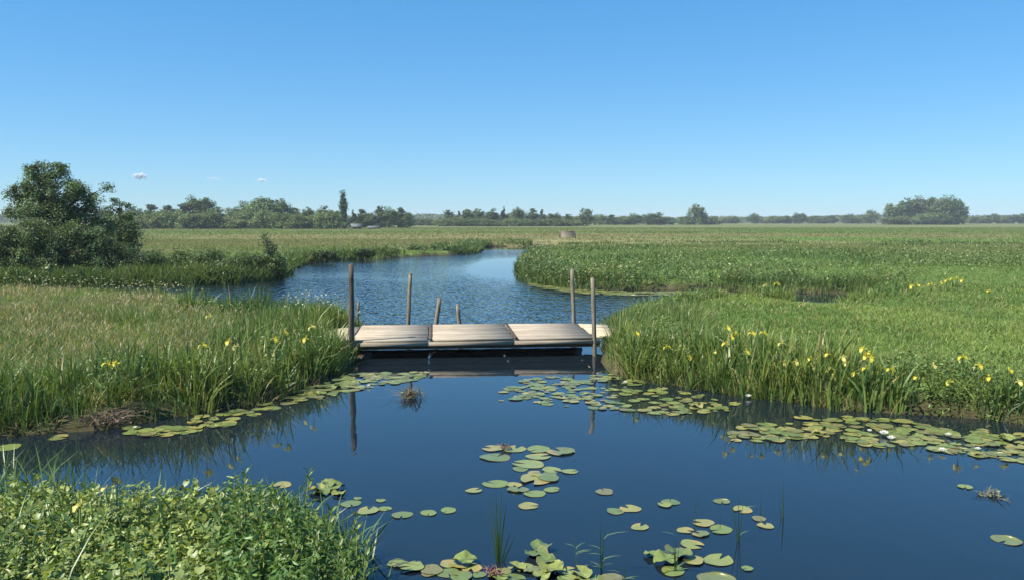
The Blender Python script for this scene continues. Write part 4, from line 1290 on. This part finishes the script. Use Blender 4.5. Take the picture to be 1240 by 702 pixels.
dry_clump(127, 512, .24, .16, 260, "pale brown dry root clump at the foot of the left bank", [(.20, .14, .10), (.28, .21, .15), (.12, .09, .06)], z=.06)
dry_clump(915, 468, .34, .16, 260, "reddish brown dry clump at the foot of the right bank", [(.22, .12, .085), (.20, .14, .09), (.12, .09, .05)], z=.08)
dry_clump(1226, 499, .28, .16, 240, "reddish brown dead plants at the right edge of the bank", [(.22, .13, .10), (.18, .12, .09)], z=.10)
dry_clump(497, 479, .15, .13, 110, "brown floating plant clump in front of the footbridge", [(.10, .06, .045), (.16, .12, .06), (.14, .15, .06)])
dry_clump(612, 541, .06, .04, 30, "small brown withered tuft on the mid-pond pads", [(.13, .08, .05)], z=.02)
dry_clump(1202, 596, .10, .05, 40, "floating brown debris at the right of the pond", [(.19, .17, .10), (.13, .14, .07)])
dry_clump(598, 692, .05, .04, 40, "reddish withered tuft at the foot of the reed tuft", [(.16, .08, .07)], z=.02)

# ------------------------------------------------------------------ reeds standing in the pond
def reed_tuft(px, py, blade_list, label, group=None, leafy=0):
    """blade_list: (dx, top row, width, lean) with leaves rising from the water at (px, py)"""
    c = W(px, py, 0)
    t = thing("reed", label, "reed", (c[0], c[1], -.15), 0, group)
    d = c[1]
    for dx, top, w, ln in blade_list:
        mb = MB()
        h = ZAT(top, d) + .15
        k = dx * d / F
        tt = np.linspace(0, 1, 6)
        pts = np.stack((k * tt ** 1.5, ln * tt ** 2, h * tt), 1)
        wv = np.array((1, 1, .95, .8, .5, .06)) * w / 2
        v = np.concatenate((pts - np.stack((wv, wv * 0, wv * 0), 1), pts + np.stack((wv, wv * .5, wv * 0), 1)))
        n = len(pts)
        mb.add(v, [np.array([[i, n + i, n + i + 1, i + 1] for i in range(n - 1)])], vary((.09, .15, .045), 1, .2)[0])
        link("leaf", mb.mesh("leaf", M_SWORD), t)
    for i in range(leafy):
        zz = random.uniform(.25, 1.0) * (h - .02)
        mb = MB()
        a = random.choice((0, math.pi)) + random.uniform(-.6, .6)
        blades(mb, np.array([[k * (zz / h) ** 1.5, 0, zz]]), random.uniform(.06, .10), .012, random.uniform(1.2, 2.0), vary((.13, .19, .07), 1, .2), yaw=np.array([a]), seg=3, face=np.array([a + 1.57]))
        link("leaf", mb.mesh("leaf", M_SWORD), t)
reed_tuft(604, 680, [(-10, 595, .012, .05), (-4, 588, .012, .0), (4, 592, .012, .02), (10, 606, .012, -.03), (-18, 610, .010, .05), (16, 640, .012, 0), (22, 648, .014, .02), (0, 640, .012, -.04), (-2, 625, .012, 0)], "tallest reed tuft standing in the near pond")
reed_tuft(728, 694, [(-2, 627, .010, 0), (4, 640, .010, .02)], "leafy reed stalk right of the upright lily leaves", leafy=7)
reed_tuft(698, 690, [(-2, 640, .006, 0)], "thin grey stalk with slanting leaves left of the leafy reed", leafy=5)
reed_tuft(757, 705, [(0, 678, .010, 0), (-6, 684, .008, 0)], "short reed sprig at the bottom edge of the picture", leafy=4)
reed_tuft(818, 692, [(-3, 650, .010, 0), (5, 656, .010, .02), (0, 645, .008, 0)], "leafy sprig in the raised lily leaves", leafy=9)
reed_tuft(895, 655, [(-12, 600, .010, 0), (-2, 599, .008, 0), (4, 604, .008, 0)], "forked reed stalk rising through a pad", leafy=2)
reed_tuft(921, 625, [(0, 598, .008, 0)], "single thin stalk above the pair of pads")
reed_tuft(949, 626, [(-2, 583, .014, 0), (-8, 603, .008, 0)], "pale upright stalk on open water, rightmost of the stalks")
reed_tuft(840, 640, [(2, 598, .004, 0), (5, 604, .004, 0)], "pair of hair-thin grey stalks above the pads")
reed_tuft(437, 668, [(44, 621, .022, .0), (38, 640, .012, .05)], "thick pale reed leaf slanting right at the tip of the near bank")
reed_tuft(872, 640, [(0, 625, .008, 0)], "short thin stalk beside the crowded pads")

# ------------------------------------------------------------------ near bank: broad-leaved shoots, taller herbs, blades
def leaf_shape(L_, w, fold, col, droop=.25):
    mb = MB()
    v = []
    for t, ww in ((0, .05), (.25, .8), (.55, 1.0), (.82, .55)):
        z = -droop * t * t
        v += [(t, -w * ww, z + fold * ww), (t, 0, z), (t, w * ww, z + fold * ww)]
    v.append((1, 0, -droop))
    v = np.array(v) * L_
    f = []
    for i in range(3):
        f += [[3 * i, 3 * i + 3, 3 * i + 4, 3 * i + 1], [3 * i + 1, 3 * i + 4, 3 * i + 5, 3 * i + 2]]
    mb.add(v, [np.array(f)[:, ::-1], np.array([[9, 10, 12], [10, 11, 12]])[:, ::-1]], col)
    return mb
MINT = [(.23, .29, .07), (.28, .33, .085), (.18, .25, .06), (.34, .36, .11), (.13, .195, .05)]
WILL = [(.105, .185, .04), (.135, .215, .045), (.085, .16, .04)]
MINT_LEAF = [leaf_shape(1, .33 + .03 * i, .07, vary(MINT[i % 5], 1, .05)[0]).mesh("leaf", M_BROAD) for i in range(5)]
WILL_LEAF = [leaf_shape(1, .13, .04, vary(WILL[i], 1, .05)[0], .35).mesh("leaf", M_BROAD) for i in range(3)]
mb = MB(); tube(mb, [(0, 0, 0), (.01, .01, .5), (0, 0, 1)], (.005, .0042, .003), 5, (.13, .16, .06)); SSTEM = mb.mesh("stem", M_BROAD)

def shoot_proto(kind, nl):
    """local layout of one shoot: list of (leaf mesh, height fraction, yaw, tilt, size)"""
    lay = []
    lv = MINT_LEAF if kind == "mint" else WILL_LEAF
    for i in range(nl):
        f = .25 + .75 * (i / (nl - 1)) ** .8
        yaw = (i // 2) * 1.57 + (i % 2) * math.pi + random.uniform(-.3, .3) if kind == "mint" else i * 2.4
        tilt = -.15 - .9 * f ** 3 + random.uniform(-.2, .2) if kind == "mint" else -.5 - .7 * f ** 2
        size = (.098 if kind == "mint" else .11) * (1.15 - .55 * f ** 2) * random.uniform(.8, 1.25)
        lay.append((random.choice(lv), f, yaw, tilt, size))
    return lay
MP = [shoot_proto("mint", 10) for _ in range(6)]
WP = [shoot_proto("will", 26) for _ in range(5)]
def shoot(kind, x, y, h, label, group, name, cat):
    z0 = ground_at(x, y) - .02
    t = thing(name, label, cat, (x, y, z0), random.uniform(0, 6.28), group)
    t.rotation_euler.x, t.rotation_euler.y = random.uniform(-.16, .16), random.uniform(-.16, .16)
    link("stem", SSTEM, t, (0, 0, 0), (0, 0, 0), (1, 1, h))
    for me, f, yaw, tilt, size in random.choice(MP if kind == "mint" else WP):
        link("leaf", me, t, (0, 0, h * f), (random.uniform(-.2, .2), tilt, yaw), (size,) * 3)

# (column, row of the tip) in the photograph for the taller shoots
TALL = [(290, 576), (365, 582), (310, 596), (345, 606), (330, 600), (390, 612), (410, 628), (425, 640), (270, 600), (300, 612), (380, 630), (350, 634), (402, 650), (436, 662), (320, 640), (365, 655), (418, 672), (385, 680), (340, 672), (300, 660), (442, 690), (405, 694)]
for i, (px, py) in enumerate(TALL):
    z = .78 - .0022 * (py - 576) * 1.0
    c = W(px, py, z)
    if land_sd(c[None, :2])[0] < -.1:
        z -= .12; c = W(px, py, z)
    shoot("will", c[0], c[1], max(z - ground_at(c[0], c[1]), .25) * (1.12 if i < 2 else 1.04), {0: "tallest narrow-leaved shoot at the water side of the near bank", 1: "narrow-leaved shoot beside the pale pad, second tallest of the near bank"}.get(i, f"narrow-leaved shoot at the right of the near bank, {nth(sorted(TALL).index((px, py)))} from the left"),
          "narrow-leaved shoots on the near bank", "willowherb_shoot", "plant")
k = 0
while k < 175:
    x, y = random.uniform(-4.6, -1.1), random.uniform(4.1, 6.75)
    px_, = ((x / y) * F + 620,)
    if abs(x) > .66 * y + .2: continue
    sd = land_sd(np.array([[x, y]]))[0]
    if sd < .05: continue
    if px_ > 330 and random.random() < .8: continue
    shoot("mint", x, y, random.uniform(.20, .36), "pale broad-leaved shoot in the dense leafy patch on the near bank", "broad-leaved shoots on the near bank", "water_mint", "plant")
    k += 1
# undergrowth below and between the shoots
mb = MB()
p = np.stack((rng.uniform(-5.5, -.6, 26000), rng.uniform(3.8, 6.9, 26000)), 1)
sd = land_sd(p); m = (sd > -.02) & (np.abs(p[:, 0]) < .7 * p[:, 1] + .5); p, sd = p[m], sd[m]
z = height(p, sd)
pxl = p[:, 0] / p[:, 1] * F + 620
right = (pxl > 250 + 60 * (fbm(p[:, 0] * 2, p[:, 1] * 2, 191) - .5) * 2)
hh = np.where(right, .40, .27) * (.55 + .9 * fbm(p[:, 0] * 2.2, p[:, 1] * 2.2, 193))
n = len(p)
hh = hh * (.45 + .55 * sstep(-.02, .45, sd))
pos = np.column_stack((p, z + hh * rng.random(n) ** .55))
col = np.where(right[:, None], vary(WILL[0], n, .22, .08), vary(MINT[0], n, .24, .08))
leaves(mb, pos[~right], rng.uniform(.03, .065, (~right).sum()), col[~right], up=.6, aspect=.42)
leaves(mb, pos[right], rng.uniform(.04, .08, right.sum()), col[right], up=.3, aspect=.3)
tag(link("undergrowth", mb.mesh("undergrowth", M_BROAD)), "dense small-leaved undergrowth covering the near bank", "undergrowth", kind="stuff")
mb = MB()
p = np.stack((rng.uniform(-5.5, -.6, 3600), rng.uniform(4.2, 6.9, 3600)), 1)
sd = land_sd(p); m = (sd > -.12); p, sd = p[m], sd[m]
m = rng.random(len(p)) < .22 + .7 * sstep(.6, .0, sd); p, sd = p[m], sd[m]
n = len(p)
pxl = p[:, 0] / p[:, 1] * F + 620
h = rng.uniform(.25, .5, n) * np.where(pxl < 75, 1.5, 1.05)
blades(mb, np.column_stack((p, height(p, sd) - .02)), h, rng.uniform(.006, .016, n), rng.uniform(.05, .8, n), vary((.10, .17, .05), n, .22), seg=4)
tag(link("bank_grass", mb.mesh("bank_grass", M_SWORD)), "loose long grass blades along the edge of the near bank", "grass", kind="stuff")

# ------------------------------------------------------------------ air: thin even haze over the polder
HX = max(abs(gx.min()), gx.max()) + 40
HY0, HY1 = gy.min() - 40, gy.max() + 40
mb = MB()
v = [(x, y, z) for z in (-1.8, 19.0) for y in (HY0, HY1) for x in (-HX, HX)]
mb.add(v, [np.array([[0, 2, 3, 1], [4, 5, 7, 6], [0, 1, 5, 4], [2, 6, 7, 3], [0, 4, 6, 2], [1, 3, 7, 5]])])
m, nt, N, L, out = new_mat("haze")
pv = N.new("ShaderNodeVolumePrincipled")
pv.inputs["Color"].default_value = (.80, .90, 1.0, 1)
pv.inputs["Density"].default_value = HAZE
L.new(pv.outputs[0], out.inputs["Volume"])
tag(link("haze", mb.mesh("haze", m)), "thin pale summer haze over the fields", "haze", kind="stuff")
